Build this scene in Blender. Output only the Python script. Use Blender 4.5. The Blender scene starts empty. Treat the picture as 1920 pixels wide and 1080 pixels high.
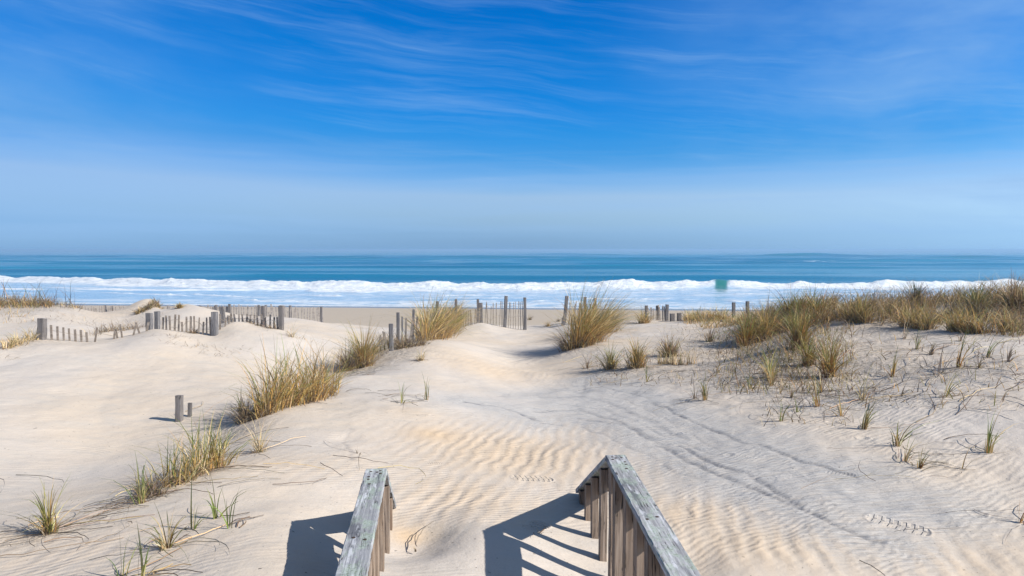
import bpy, math, numpy as np
from mathutils import Vector, Matrix

# ------------------------------------------------------------------ camera, sky, sun
S = bpy.context.scene
CAMZ = 6.2                      # metres above the sea
FPX = 1280.0                    # focal length in pixels of the 1920 px wide photograph
PITCH = math.atan(72/1280.0)
cam_d = bpy.data.cameras.new('camera'); cam = bpy.data.objects.new('camera', cam_d)
S.collection.objects.link(cam)
cam_d.sensor_width = 36.0; cam_d.lens = 24.0
cam_d.clip_start = 0.05; cam_d.clip_end = 40000
cam.location = (0, 0, CAMZ); cam.rotation_euler = (math.pi/2-PITCH, 0, 0)
S.camera = cam

SUN = Vector((1.30, -0.50, 1.0)).normalized()      # towards the sun
sun_d = bpy.data.lights.new('sun', 'SUN'); sun_d.energy = 4.6; sun_d.angle = math.radians(0.53)
sun_d.color = (1.0, 0.945, 0.86)
sun = bpy.data.objects.new('sun', sun_d); S.collection.objects.link(sun)
sun.rotation_euler = SUN.to_track_quat('Z', 'Y').to_euler(); sun.location = (20, -10, 30)

W = bpy.data.worlds.new('World'); S.world = W; W.use_nodes = True
S.view_settings.view_transform = 'Standard'; S.view_settings.look = 'None'
S.view_settings.exposure = 0.62; S.view_settings.gamma = 1.0
S.render.use_motion_blur = False

class NT:
    """small helper for node trees"""
    def __init__(s, nt): s.nt = nt; s.N = nt.nodes; s.L = nt.links
    def n(s, t, ins=None, **kw):
        nd = s.N.new(t)
        for k, v in kw.items(): setattr(nd, k, v)
        for k, v in (ins or {}).items():
            sock = nd.inputs[k]
            if isinstance(v, bpy.types.NodeSocket): s.L.new(v, sock)
            else: sock.default_value = v
        return nd
    def m(s, op, a, b=None, c=None, clamp=False):
        ins = {0: a}
        if b is not None: ins[1] = b
        if c is not None: ins[2] = c
        return s.n('ShaderNodeMath', ins, operation=op, use_clamp=clamp).outputs[0]
    def ramp(s, fac, stops, interp='LINEAR'):
        r = s.n('ShaderNodeValToRGB', {0: fac}); cr = r.color_ramp; cr.interpolation = interp
        while len(cr.elements) < len(stops): cr.elements.new(0.5)
        for e, (p, c) in zip(cr.elements, stops):
            e.position = p; e.color = (c[0], c[1], c[2], 1) if isinstance(c, (tuple, list)) else (c, c, c, 1)
        return r.outputs[0]
    def mix(s, fac, a, b, blend='MIX'):
        nd = s.n('ShaderNodeMix', data_type='RGBA', blend_type=blend)
        for k, v in ((0, fac), (6, a), (7, b)):
            if isinstance(v, bpy.types.NodeSocket): s.L.new(v, nd.inputs[k])
            elif k == 0: nd.inputs[0].default_value = v
            else: nd.inputs[k].default_value = (v[0], v[1], v[2], 1)
        return nd.outputs[2]
    def noise(s, vec, scale, detail=4, rough=0.55, dist=0.0):
        return s.n('ShaderNodeTexNoise', {'Vector': vec, 'Scale': scale, 'Detail': detail, 'Roughness': rough, 'Distortion': dist}).outputs[0]
    def mapr(s, v, a, b, c=0.0, d=1.0):
        return s.n('ShaderNodeMapRange', {0: v, 1: a, 2: b, 3: c, 4: d}, interpolation_type='SMOOTHSTEP').outputs[0]
    def mapping(s, vec, loc=(0, 0, 0), rot=(0, 0, 0), scale=(1, 1, 1), vt='POINT'):
        return s.n('ShaderNodeMapping', {'Vector': vec, 'Location': loc, 'Rotation': rot, 'Scale': scale}, vector_type=vt).outputs[0]

def build_sky():
    t = NT(W.node_tree); t.N.clear()
    sky = t.n('ShaderNodeTexSky', sky_type='NISHITA', sun_disc=False, sun_elevation=math.asin(SUN.z),
              sun_rotation=math.atan2(SUN.x, SUN.y), altitude=0, air_density=1.0, dust_density=0.6, ozone_density=2.5)
    tc = t.n('ShaderNodeTexCoord'); sep = t.n('ShaderNodeSeparateXYZ', {0: tc.outputs['Generated']})
    X, Y, Z = sep.outputs
    # tint by elevation: the thin haze bank low down, the deep saturated blue above it
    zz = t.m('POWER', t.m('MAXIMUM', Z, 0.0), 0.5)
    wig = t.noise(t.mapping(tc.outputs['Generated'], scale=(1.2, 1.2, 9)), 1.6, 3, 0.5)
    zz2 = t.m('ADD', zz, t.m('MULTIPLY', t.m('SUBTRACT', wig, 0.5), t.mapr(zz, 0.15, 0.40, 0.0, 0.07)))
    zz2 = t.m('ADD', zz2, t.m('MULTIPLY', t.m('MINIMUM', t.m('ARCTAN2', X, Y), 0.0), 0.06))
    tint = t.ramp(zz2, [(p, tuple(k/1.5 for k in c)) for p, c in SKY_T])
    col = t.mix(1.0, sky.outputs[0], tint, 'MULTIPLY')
    azr = t.m('ARCTAN2', X, Y); lft = t.m('MULTIPLY', t.m('MAXIMUM', t.m('MINIMUM', azr, 0.0), -.8), t.mapr(Z, 0.45, 0.05, 0.05, 0.34))
    rgt = t.m('MULTIPLY', t.m('MINIMUM', t.m('MAXIMUM', azr, 0.0), .8), t.mapr(Z, 0.16, 0.0, 0.12, 0.75))
    f = t.m('ADD', 1.0, t.m('ADD', lft, rgt))
    col = t.mix(1.0, col, t.n('ShaderNodeCombineXYZ', {0: f, 1: f, 2: t.m('SUBTRACT', f, t.m('MULTIPLY', rgt, .12))}).outputs[0], 'MULTIPLY')
    # thin cirrus streaks, drifting down to the right
    az = t.m('ARCTAN2', X, Y)
    el = t.m('ARCSINE', Z)
    az0 = az; el0 = el
    az = t.m('SUBTRACT', az, 0.09); el = t.m('ADD', el, 0.052)
    warp = t.noise(t.n('ShaderNodeCombineXYZ', {0: az, 1: el, 2: 0.0}).outputs[0], 3.0, 3, 0.5)
    bend = t.m('MULTIPLY', t.m('POWER', t.m('ADD', az, 0.9), 1.0), 0.10)
    el2 = t.m('ADD', t.m('ADD', el, bend), t.m('MULTIPLY', warp, 0.05))
    v = t.n('ShaderNodeCombineXYZ', {0: t.m('MULTIPLY', az, 1.6), 1: t.m('MULTIPLY', el2, 26.0), 2: 3.7}).outputs[0]
    streak = t.noise(v, 1.4, 7, 0.62, 0.3)
    v2 = t.n('ShaderNodeCombineXYZ', {0: t.m('MULTIPLY', az, 1.5), 1: t.m('MULTIPLY', el2, 4.5), 2: 9.1}).outputs[0]
    big = t.noise(v2, 1.3, 3, 0.5)
    right = t.mapr(az0, 0.08, 0.62, 0.0, 0.62)
    left = t.mapr(az0, -0.25, -0.68, 0.0, 0.42)
    a = t.m('MULTIPLY', t.mapr(streak, 0.46, 0.80), t.mapr(big, 0.40, 0.68))
    a = t.m('MULTIPLY', a, 0.30)
    # long thin streaks all over, and layered bands in the haze low down
    vf = t.n('ShaderNodeCombineXYZ', {0: t.m('MULTIPLY', az0, 2.2), 1: t.m('MULTIPLY', t.m('ADD', t.m('ADD', el0, t.m('MULTIPLY', az0, 0.12)), t.m('MULTIPLY', warp, 0.07)), 34.0), 2: 11.0}).outputs[0]
    fine = t.m('MULTIPLY', t.mapr(t.noise(vf, 1.2, 8, .68, .4), .44, .78), t.mapr(t.noise(v2, 1.9, 3, .5), .30, .66))
    a = t.m('ADD', a, t.m('MULTIPLY', fine, .27))
    vb = t.n('ShaderNodeCombineXYZ', {0: t.m('MULTIPLY', az0, 1.3), 1: t.m('MULTIPLY', t.m('ADD', el0, t.m('MULTIPLY', warp, 0.02)), 42.0), 2: 5.0}).outputs[0]
    band = t.m('MULTIPLY', t.mapr(t.noise(vb, 1.0, 6, .6, .3), .42, .70), t.mapr(el0, .17, .10))
    a = t.m('ADD', a, t.m('MULTIPLY', band, .30))
    veil = t.m('MULTIPLY', t.mapr(t.noise(v2, 2.6, 5, 0.6), 0.15, 0.9), t.m('ADD', right, left))
    a = t.m('ADD', a, veil, clamp=True)
    a = t.m('MULTIPLY', a, t.mapr(el0, -0.03, 0.05))
    col = t.mix(a, col, CLOUD)
    bg = t.n('ShaderNodeBackground', {'Color': col, 'Strength': 0.15})
    o = t.n('ShaderNodeOutputWorld'); t.L.new(bg.outputs[0], o.inputs[0])
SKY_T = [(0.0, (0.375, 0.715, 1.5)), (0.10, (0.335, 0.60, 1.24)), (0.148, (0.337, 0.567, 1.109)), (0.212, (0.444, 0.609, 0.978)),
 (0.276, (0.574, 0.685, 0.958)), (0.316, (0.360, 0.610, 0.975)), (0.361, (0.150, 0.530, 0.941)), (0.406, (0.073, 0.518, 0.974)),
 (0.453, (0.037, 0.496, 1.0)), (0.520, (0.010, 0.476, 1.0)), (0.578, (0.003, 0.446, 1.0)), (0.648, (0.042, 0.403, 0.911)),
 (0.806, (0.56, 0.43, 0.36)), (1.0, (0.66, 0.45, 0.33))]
CLOUD = (1.4, 2.35, 3.75)
build_sky()

# ------------------------------------------------------------------ helpers
rng = np.random.default_rng(7)
def link(o): S.collection.objects.link(o); return o
def tag(o, label=None, cat=None, group=None, kind=None):
    for k, v in (('label', label), ('category', cat), ('group', group), ('kind', kind)):
        if v: o[k] = v
    return o
def empty(name, loc, rz=0.0):
    o = bpy.data.objects.new(name, None); o.location = loc; o.rotation_euler = (0, 0, rz); o.empty_display_size = 0.2
    return link(o)
def mesh_np(name, V, F, mat=None, smooth=False, parent=None):
    me = bpy.data.meshes.new(name); V = np.asarray(V, np.float32); F = np.asarray(F, np.int32); k = F.shape[1]
    me.vertices.add(len(V)); me.vertices.foreach_set('co', V.ravel())
    me.loops.add(F.size); me.loops.foreach_set('vertex_index', F.ravel())
    me.polygons.add(len(F)); me.polygons.foreach_set('loop_start', np.arange(0, F.size, k, dtype=np.int32))
    me.update(calc_edges=True)
    if smooth: me.polygons.foreach_set('use_smooth', np.ones(len(F), bool))
    if mat: me.materials.append(mat)
    o = link(bpy.data.objects.new(name, me))
    if parent: o.parent = parent
    return o
def fattr(o, name, vals):
    a = o.data.attributes.new(name, 'FLOAT', 'POINT'); a.data.foreach_set('value', np.asarray(vals, np.float32).ravel())
def cattr(o, name, rgb):
    a = o.data.attributes.new(name, 'FLOAT_COLOR', 'POINT')
    c = np.ones((len(rgb), 4), np.float32); c[:, :3] = rgb; a.data.foreach_set('color', c.ravel())

# value noise
_T = np.random.default_rng(3).random((256, 256)).astype(np.float32)
def vnoise(x, y):
    xi = np.floor(x).astype(int); yi = np.floor(y).astype(int); fx = x-xi; fy = y-yi
    fx = fx*fx*(3-2*fx); fy = fy*fy*(3-2*fy)
    a = _T[xi % 256, yi % 256]; b = _T[(xi+1) % 256, yi % 256]; c = _T[xi % 256, (yi+1) % 256]; d = _T[(xi+1) % 256, (yi+1) % 256]
    return (a*(1-fx)+b*fx)*(1-fy)+(c*(1-fx)+d*fx)*fy
def fbm(x, y, n=4):
    s = 0; a = 1; t = 0
    for i in range(n):
        s = s+a*vnoise(x*2**i+i*17.3, y*2**i+i*5.7); t += a; a *= .5
    return s/t-0.5
def sstep(a, b, x):
    t = np.clip((x-a)/(b-a), 0, 1); return t*t*(3-2*t)

# pixel of the photograph + distance -> point; only used to measure real positions
def ray(px, py):
    a, b = (px-960)/FPX, -(py-540)/FPX
    c, s = math.cos(PITCH), math.sin(PITCH)
    d = np.array([a, c+b*s, -s+b*c]); return d/d[1]
def at(px, py, Y):
    d = ray(px, py); return np.array([d[0]*Y, Y, CAMZ+d[2]*Y])
def drop(px, py, Y): return -ray(px, py)[2]*Y

# ------------------------------------------------------------------ the dune surface
PX = [  # px, py, distance
 (0,1080,3.95),(270,1080,3.75),(535,1080,3.62),(680,1080,3.9),(800,1080,4.1),(917,1080,4.21),(1010,1080,4.4),(1180,1080,4.72),(1330,1080,4.75),(1600,1080,4.8),(1920,1080,4.8),
 (550,975,4.72),(902,997,4.95),(1095,969,5.8),(1120,1031,5.1),(744,957,5.6),(725,1037,4.7),(960,900,6.7),(640,905,5.95),(420,885,6.0),(300,925,5.5),(80,1000,4.7),(180,955,5.2),
 (0,940,5.9),(0,1000,4.75),(150,900,6.9),(335,790,9.5),(200,820,8.9),(100,760,10.0),(0,800,8.7),(0,700,11.9),(250,700,12.4),(450,730,11.6),(420,820,8.6),(300,860,7.7),
 (0,666,13.1),(78,636,14.9),(150,637,15.2),(260,621,16.0),(290,612,16.3),(345,620,16.2),(401,629,16.0),(440,602,16.9),(527,624,16.6),(480,612,16.8),(570,652,15.6),(640,645,18.4),
 (541,596,24.0),(600,603,24.5),(640,616,25.5),(480,592,24.5),(0,573,24),(60,573,24),(130,575,24),(200,592,23.5),(100,608,19.8),(240,598,23),(300,576,25.5),(335,577,25.5),(400,596,25.5),(0,612,19.5),
 (860,612,26),(900,606,25.8),(948,616,25.9),(985,620,25.8),(1000,640,22.3),(900,645,20.0),(1000,680,16.9),(1000,720,13.5),(1000,760,10.9),(1000,820,8.7),(750,800,8.5),
 (750,740,10.4),(600,762,9.5),(493,786,8.8),(480,850,7.0),(660,705,12.2),(740,660,15.3),(850,643,17.3),(590,690,14.6),(520,720,12.6),(625,742,10.3),
 (1090,652,17.6),(1060,606,26.5),(1250,602,24.3),(1180,606,24.0),(1350,608,20.7),(1400,662,14.6),(1350,668,14.4),(1480,640,13.7),(1200,680,14.5),(1300,700,12.7),(1200,760,10.4),(1400,760,9.5),(1300,850,7.7),
 (1500,900,6.5),(1600,800,7.9),(1800,900,6.2),(1800,800,7.5),(1900,700,9.2),(1700,650,12.0),(1600,592,15.6),(1750,580,15.8),(1900,620,12.8),(1500,612,15.8),(1450,588,20),
 (1700,560,18.5),(1900,556,16.5),(1650,720,10),(1480,700,11.6),(1560,640,13.6),(1050,606,28),
]
XYH = [ # x, y, drop below the camera
 (-9,18,2.35),(-6,19.5,2.35),(-12,18,2.3),(-9,21.0,2.45),(0,33,4.0),(-8,31,3.35),(-12,29,3.0),(-20,29,2.9),(8,31,3.6),(16,30,3.2),(20,24,2.4),(12,23,2.0),
 (-16,12,2.0),(-20,20,2.0),(-14,6,2.1),(-10,3,2.2),(20,12,1.1),(14,8,1.5),(12,3,2.0),(26,20,1.6),
 (0,2,2.3),(0,-1,2.3),(-5,0,2.2),(5,0,2.3),(-12,-4,2.2),(12,-4,2.2),(0,-5,2.3),
 (-15.5,26.5,2.95),(-14,28,3.15),(-17.5,27,2.75),(-13,25.5,2.85),(-11.5,26,2.9),(-9.5,12.5,2.15),(-4.2,17.6,2.55),(-3.2,14.3,2.55),(-2,5.2,1.95),
]
P = [(ray(a, b)[0]*Y, Y, drop(a, b, Y)) for a, b, Y in PX]+XYH
P = np.array(P)
def uv(x, y): return x/(y+6)*2.2, np.log(y+6.5)*1.5
def tps_k(r2): return 0.5*r2*np.log(r2+1e-9)
_u, _v = uv(P[:, 0], P[:, 1]); n = len(P)
A = np.zeros((n+3, n+3)); A[:n, :n] = tps_k((_u[:, None]-_u)**2+(_v[:, None]-_v)**2)+np.eye(n)*2e-5
A[:n, n] = 1; A[:n, n+1] = _u; A[:n, n+2] = _v; A[n:, :n] = A[:n, n:].T
_w = np.linalg.solve(A, np.r_[P[:, 2], 0, 0, 0])
def drop_tps(x, y):
    u, v = uv(x, y); out = _w[n]+_w[n+1]*u+_w[n+2]*v
    for i in range(n): out = out+_w[i]*tps_k((u-_u[i])**2+(v-_v[i])**2)
    return out
def beach_drop(x, y):
    sh = 72.5-0.10*x                              # shoreline distance
    t = y-sh
    return np.where(t < 0, CAMZ+t*0.055*np.clip(1-(-t)/90, .3, 1), CAMZ+t*0.045)
def ground(x, y, detail=True):
    x = np.asarray(x, float); y = np.asarray(y, float)
    d = drop_tps(x, np.minimum(y, 36)); w = sstep(30, 40, y+0.06*np.abs(x))
    d = d*(1-w)+beach_drop(x, y)*w
    z = CAMZ-d
    if detail:
        k = 1-sstep(30, 45, y)
        z = z+k*(0.17*fbm(x*.55, y*.55, 3)*sstep(4, 13, y)+0.03*fbm(x*2.1+9, y*2.1, 3)+(0.006+.012*sstep(.5, 3, x))*fbm(x*6, y*6, 3))
    return z
def ground_px(px, py, y0=2.5, y1=60):
    """first hit of the line of sight with the sand beyond distance y0"""
    d = ray(px, py); Y = np.exp(np.linspace(math.log(y0), math.log(y1), 700))
    h = CAMZ+d[2]*Y-ground(d[0]*Y, Y)
    i = np.where(h <= 0)[0]
    if len(i) == 0: i = [int(np.argmin(h))]
    i = i[0]
    if i > 0 and h[i] < 0: f = h[i-1]/(h[i-1]-h[i]); y = Y[i-1]+f*(Y[i]-Y[i-1])
    else: y = Y[i]
    x = d[0]*y; return np.array([x, y, float(ground(x, y))])

# ---- sand marks as measured polylines
def seg_dist(x, y, pts):
    best = np.full(x.shape, 1e9)
    for (ax, ay), (bx, by) in zip(pts[:-1], pts[1:]):
        dx, dy = bx-ax, by-ay; L = dx*dx+dy*dy+1e-12
        t = np.clip(((x-ax)*dx+(y-ay)*dy)/L, 0, 1)
        best = np.minimum(best, (x-ax-t*dx)**2+(y-ay-t*dy)**2)
    return np.sqrt(best)
def wline(px): return [tuple(ground_px(a, b)[:2]) for a, b in px]
STREAKS = [([(1000,790),(1090,800),(1180,835),(1260,880),(1330,905)], .025, .5),([(1040,755),(1120,765),(1200,790),(1270,825),(1350,850)], .03, .5),([(1150,745),(1230,775),(1300,812),(1380,850)], .02, .45),([(1350,895),(1430,930),(1520,965),(1600,1000),(1700,1030)], .02, .4),([(1120,720),(1180,740),(1240,760)], .03, .4), # (pixels, half width m, strength)
 ([(878,753),(930,760),(975,775),(1020,795)], .035, 1.1),
 ([(975,742),(1050,732),(1100,735)], .07, .35),
 ([(1000,770),(1080,765),(1150,785),(1210,815),(1260,850),(1320,880),(1400,910),(1480,945),(1560,985),(1640,1010)], .04, 1.1),
 ([(1220,755),(1270,775),(1330,800),(1400,830),(1480,855),(1600,892)], .028, 1.1),
 ([(1010,745),(1100,742),(1150,762),(1230,792),(1290,822)], .06, .7),
 ([(1280,835),(1340,868),(1400,885),(1450,915),(1500,950)], .04, 1.2),
 ([(1080,785),(1130,790),(1190,800),(1250,832)], .05, .7),
 ([(655,800),(651,830),(660,862)], .025, .7),
 ([(1100,700),(1092,725),(1095,750)], .04, .5),
 ([(1350,860),(1450,880),(1600,935),(1750,960)], .05, .35),
]
NF = 1000; NR = 1150
def make_sand():
    uu = np.linspace(-1, 1, NF); uu = uu*0.72+0.68*np.sign(uu)*np.abs(uu)**6
    t = np.linspace(0, 1, NR)
    v0, va, vb, v1 = math.log(1.0), math.log(8.4), math.log(22), math.log(255)
    v = np.concatenate([np.linspace(v0, va, 130, endpoint=False), np.linspace(va, vb, 520, endpoint=False), np.linspace(vb, math.log(50), 320, endpoint=False), np.linspace(math.log(50), v1, 180)])
    Y = np.exp(v)-5.0; Yg, Ug = np.meshgrid(Y, uu, indexing='ij'); Xg = Ug*(Yg+6.2)
    x = Xg.ravel(); y = Yg.ravel(); z = ground(x, y)
    dark = np.zeros_like(x); gray = np.zeros_like(x)
    near = np.where((y < 14) & (y > 2.5) & (np.abs(x) < 9))[0]
    xn, yn = x[near], y[near]
    wx = xn+0.26*fbm(xn*1.7, yn*1.7, 4)+.05*fbm(xn*9, yn*9, 3); wy = yn+0.26*fbm(xn*1.7+40, yn*1.7+11, 4)+.05*fbm(xn*9+5, yn*9, 3)
    dn = np.zeros_like(xn); gn = np.zeros_like(xn)
    for px, w, s in STREAKS:
        d = seg_dist(wx, wy, wline(px))
        dn = np.maximum(dn, s*np.exp(-(d/w)**2)*(0.55+0.9*fbm(xn*5, yn*5, 2)+.1))
        if s > .3 and w > .026: gn = np.maximum(gn, np.exp(-(d/0.55)**2))
    dark[near] = dn; gray[near] = gn
    # low wind ripples and steps that are large enough to be real relief
    z[near] -= 0.012*np.clip(dn, 0, 1)
    org = np.zeros_like(x)
    for (px, py, r, s) in ((815,815,.36,1.0),(765,1000,.16,.9),(760,770,.3,.3),(900,690,.9,.3)):
        g = ground_px(px, py); org = np.maximum(org, s*np.exp(-(((x-g[0])**2+(y-g[1])**2)/r**2)))
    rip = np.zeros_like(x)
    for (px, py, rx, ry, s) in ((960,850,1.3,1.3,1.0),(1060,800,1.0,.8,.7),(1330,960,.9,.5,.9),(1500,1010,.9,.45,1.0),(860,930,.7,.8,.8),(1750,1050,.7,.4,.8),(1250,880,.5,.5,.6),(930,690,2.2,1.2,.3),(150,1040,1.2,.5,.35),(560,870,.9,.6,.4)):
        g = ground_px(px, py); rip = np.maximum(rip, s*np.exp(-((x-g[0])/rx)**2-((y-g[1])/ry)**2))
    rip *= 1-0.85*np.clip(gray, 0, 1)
    # small scooped hollows and ledges beside the railings
    for (px, py, r, dz) in ((805,1000,.20,-.05),(795,1030,.22,-.05),(750,940,.22,.03),(1290,1050,.25,-.07),(652,820,.18,-.03),(1085,735,.25,-.03),(1000,985,.08,-.02)):
        g = ground_px(px, py); z += dz*np.exp(-(((x-g[0])**2+(y-g[1])**2)/r**2))
    # litter under the dune grass: pale grey brown debris, a property of the place, not of the light
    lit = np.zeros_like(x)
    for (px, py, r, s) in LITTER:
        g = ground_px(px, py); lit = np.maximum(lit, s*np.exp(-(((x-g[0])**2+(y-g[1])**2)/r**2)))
    z += 0.05*lit*fbm(x*6, y*6, 3)
    wet = sstep(-6.5, -2.5, y-(72.5-0.10*x)+1.5*fbm(x*.12, y*.12, 2))
    F = np.arange(NF*NR).reshape(NR, NF)
    q = np.stack([F[:-1, :-1], F[:-1, 1:], F[1:, 1:], F[1:, :-1]], -1).reshape(-1, 4)
    o = mesh_np('sand', np.stack([x, y, z], 1), q, smooth=True)
    for nme, a in (('dark', dark), ('gray', gray), ('orange', org), ('ripple', rip), ('wet', wet), ('litter', lit)): fattr(o, nme, a)
    tag(o, 'pale wind-blown beach and dune sand with ripples and dark mineral streaks', 'sand', kind='structure')
    o.data.materials.append(sand_mat()); return o
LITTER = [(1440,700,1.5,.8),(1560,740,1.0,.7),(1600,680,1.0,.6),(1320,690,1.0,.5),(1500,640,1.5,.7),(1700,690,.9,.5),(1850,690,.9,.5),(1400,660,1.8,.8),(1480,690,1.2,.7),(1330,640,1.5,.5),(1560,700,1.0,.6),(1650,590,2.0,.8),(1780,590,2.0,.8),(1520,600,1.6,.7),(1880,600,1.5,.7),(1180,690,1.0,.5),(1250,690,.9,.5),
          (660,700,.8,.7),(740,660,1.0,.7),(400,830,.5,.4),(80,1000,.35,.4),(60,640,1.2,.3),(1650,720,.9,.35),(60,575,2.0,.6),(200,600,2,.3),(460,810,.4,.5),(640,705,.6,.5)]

FOOT = [ # pixel centre, length m, width m, angle deg in plan, depth
 (998,897,.42,.19,14,1.5),(1683,985,.46,.17,-38,1.5),(1575,887,.27,.09,-38,.6),(1175,816,.26,.10,25,.7),(1006,985,.30,.15,62,1.3),(1300,740,.26,.1,-60,.5),(1400,858,.25,.1,-50,.4),(790,778,.2,.1,30,.3),(815,868,.18,.08,20,.4),(1030,742,.25,.1,60,.4)]
def sand_mat():
    m = bpy.data.materials.new('sand'); m.use_nodes = True; t = NT(m.node_tree); t.N.clear()
    tc = t.n('ShaderNodeTexCoord').outputs['Object']
    at_ = lambda nme: t.n('ShaderNodeAttribute', attribute_name=nme).outputs['Fac']
    dark, gray, org, rip, wet, lit = [at_(k) for k in ('dark', 'gray', 'orange', 'ripple', 'wet', 'litter')]
    n1 = t.noise(tc, 0.35, 4, .55); n2 = t.noise(t.mapping(tc, rot=(0, 0, .6), scale=(1, 2.6, 1)), 1.6, 5, .6); n3 = t.noise(tc, 60, 3, .7)
    col = t.mix(t.mapr(n1, .3, .7), (.535, .452, .362), (.50, .452, .405))
    col = t.mix(t.m('MULTIPLY', t.mapr(n2, .42, .75), .55), col, (.43, .40, .36))
    col = t.mix(t.m('MULTIPLY', org, .62), col, (.60, .40, .20))
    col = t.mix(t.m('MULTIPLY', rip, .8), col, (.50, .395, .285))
    ns = t.noise(t.mapping(tc, rot=(0, 0, .62), scale=(1.2, 9, 1)), 3.2, 6, .65, .6)
    g2 = t.m('MULTIPLY', t.m('MULTIPLY', gray, 0.85), t.mapr(ns, .25, .60, .35, 1.0))
    col = t.mix(g2, col, (.475, .460, .440))
    g3 = t.m('MULTIPLY', t.m('MULTIPLY', gray, .6), t.mapr(ns, .54, .68))
    col = t.mix(g3, col, (.29, .29, .30))
    d2 = t.m('MULTIPLY', t.m('MULTIPLY', dark, t.mapr(t.noise(tc, 22, 4, .7), .25, .6, .45, 1.0)), t.mapr(ns, .36, .60, .25, 1.0), clamp=True)
    col = t.mix(d2, col, (.15, .15, .165))
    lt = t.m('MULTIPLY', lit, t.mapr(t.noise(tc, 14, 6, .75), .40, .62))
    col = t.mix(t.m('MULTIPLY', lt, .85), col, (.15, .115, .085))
    col = t.mix(t.m('MULTIPLY', t.mapr(n3, .58, .78), .38), col, (.20, .17, .14))
    n4 = t.noise(tc, 150, 2, .8)
    col = t.mix(t.m('MULTIPLY', t.mapr(n4, .60, .85), .5), col, (.16, .14, .12))
    col = t.mix(t.m('MULTIPLY', t.mapr(t.noise(tc, 27, 2, .5), .70, .76), .8), col, (.09, .08, .07))
    wetc = t.mix(t.mapr(t.noise(t.mapping(tc, scale=(.3, 1, 1)), .5, 3, .5), .3, .7), (.12, .12, .125), (.19, .175, .16))
    col = t.mix(wet, col, wetc)
    sp = t.n('ShaderNodeSeparateXYZ', {0: tc})
    beach = t.mapr(sp.outputs[1], 34, 50)
    col = t.mix(t.m('MULTIPLY', beach, t.m('SUBTRACT', 1.0, wet)), col, (.40, .335, .26))
    # relief
    vor = t.n('ShaderNodeTexVoronoi', {'Vector': t.mapping(tc, rot=(0, 0, .5), scale=(1, .8, .2)), 'Scale': 3.1, 'Randomness': 1.0}, feature='F1').outputs[0]
    dm = t.m('MULTIPLY', t.mapr(t.noise(tc, .9, 2, .5), .50, .60), t.mapr(sp.outputs[0], .8, 2.4, .15, 1.0))
    vj = t.m('ADD', vor, t.m('MULTIPLY', t.m('SUBTRACT', t.noise(tc, 9, 4, .65), .5), .22))
    dent = t.m('MULTIPLY', t.m('SUBTRACT', t.m('MULTIPLY', t.mapr(vj, .30, .22), .25), t.mapr(vj, .24, .08)), t.m('MULTIPLY', dm, .012))
    wv = t.n('ShaderNodeVectorMath', {0: tc, 1: t.n('ShaderNodeVectorMath', {0: t.n('ShaderNodeTexNoise', {'Vector': tc, 'Scale': 1.7, 'Detail': 3.0}).outputs[1], 3: 0.28}, operation='SCALE').outputs[0]}, operation='ADD').outputs[0]
    wave = t.n('ShaderNodeTexWave', {'Vector': t.mapping(wv, rot=(0, 0, math.radians(14)), scale=(1, .8, 1)), 'Scale': 2.05, 'Distortion': 2.2, 'Detail': 3.0, 'Detail Scale': 1.3, 'Detail Roughness': .55}, bands_direction='X', wave_profile='SIN').outputs[1]
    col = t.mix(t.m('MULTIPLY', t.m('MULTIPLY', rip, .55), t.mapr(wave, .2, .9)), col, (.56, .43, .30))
    h = t.m('MULTIPLY', t.m('MULTIPLY', wave, rip), t.mapr(t.noise(tc, 2.3, 3, .6), .35, .65, .003, .0125))
    h = t.m('ADD', h, t.m('MULTIPLY', t.noise(tc, 5, 5, .6), 0.013))
    h = t.m('ADD', h, t.m('MULTIPLY', t.noise(tc, 45, 4, .7), 0.0032))
    h = t.m('ADD', h, t.m('MULTIPLY', t.m('MULTIPLY', ns, 0.03), gray))
    h = t.m('ADD', h, t.m('MULTIPLY', t.m('MULTIPLY', t.noise(tc, 16, 4, .7), 0.07), lit))
    h = t.m('ADD', h, dent)
    fwave = t.n('ShaderNodeTexWave', {'Vector': t.mapping(wv, rot=(0, 0, -.5)), 'Scale': 4.6, 'Distortion': 4.0, 'Detail': 2.0}, bands_direction='Y').outputs[1]
    h = t.m('ADD', h, t.m('MULTIPLY', t.m('MULTIPLY', fwave, t.mapr(t.noise(tc, .8, 2, .5), .4, .6)), 0.0030))
    colm = None
    for (px, py, L, w, ang, dep) in FOOT:
        g = ground_px(px, py)
        loc = t.mapping(tc, loc=(g[0], g[1], 0), rot=(0, 0, math.radians(ang)), scale=(L/2, w/2, 1), vt='TEXTURE')
        s = t.n('ShaderNodeSeparateXYZ', {0: loc}); a, b = s.outputs[0], s.outputs[1]
        # waist of the sole narrows in the middle
        wd = t.m('ADD', 0.80, t.m('MULTIPLY', t.m('ABSOLUTE', t.m('SINE', t.m('MULTIPLY', t.m('ADD', a, .12), 2.2))), .25))
        r = t.m('ADD', t.m('POWER', t.m('ABSOLUTE', a), 4.0), t.m('POWER', t.m('DIVIDE', t.m('ABSOLUTE', b), wd), 2.6))
        mask = t.mapr(r, 1.35, .45)
        rim = t.m('MULTIPLY', t.mapr(r, 1.9, 1.2), t.mapr(r, .9, 1.2))
        bars = t.m('SINE', t.m('ADD', t.m('MULTIPLY', a, 24.0), t.m('MULTIPLY', t.m('ABSOLUTE', b), 0.8)))
        gut = t.mapr(t.m('ABSOLUTE', b), .05, .18)
        bb = t.m('MULTIPLY', t.mapr(bars, -.2, .5), gut)
        hh = t.m('ADD', t.m('MULTIPLY', mask, t.m('ADD', -0.008, t.m('MULTIPLY', bb, 0.013))), t.m('MULTIPLY', rim, 0.0025))
        h = t.m('ADD', h, t.m('MULTIPLY', hh, dep))
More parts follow.
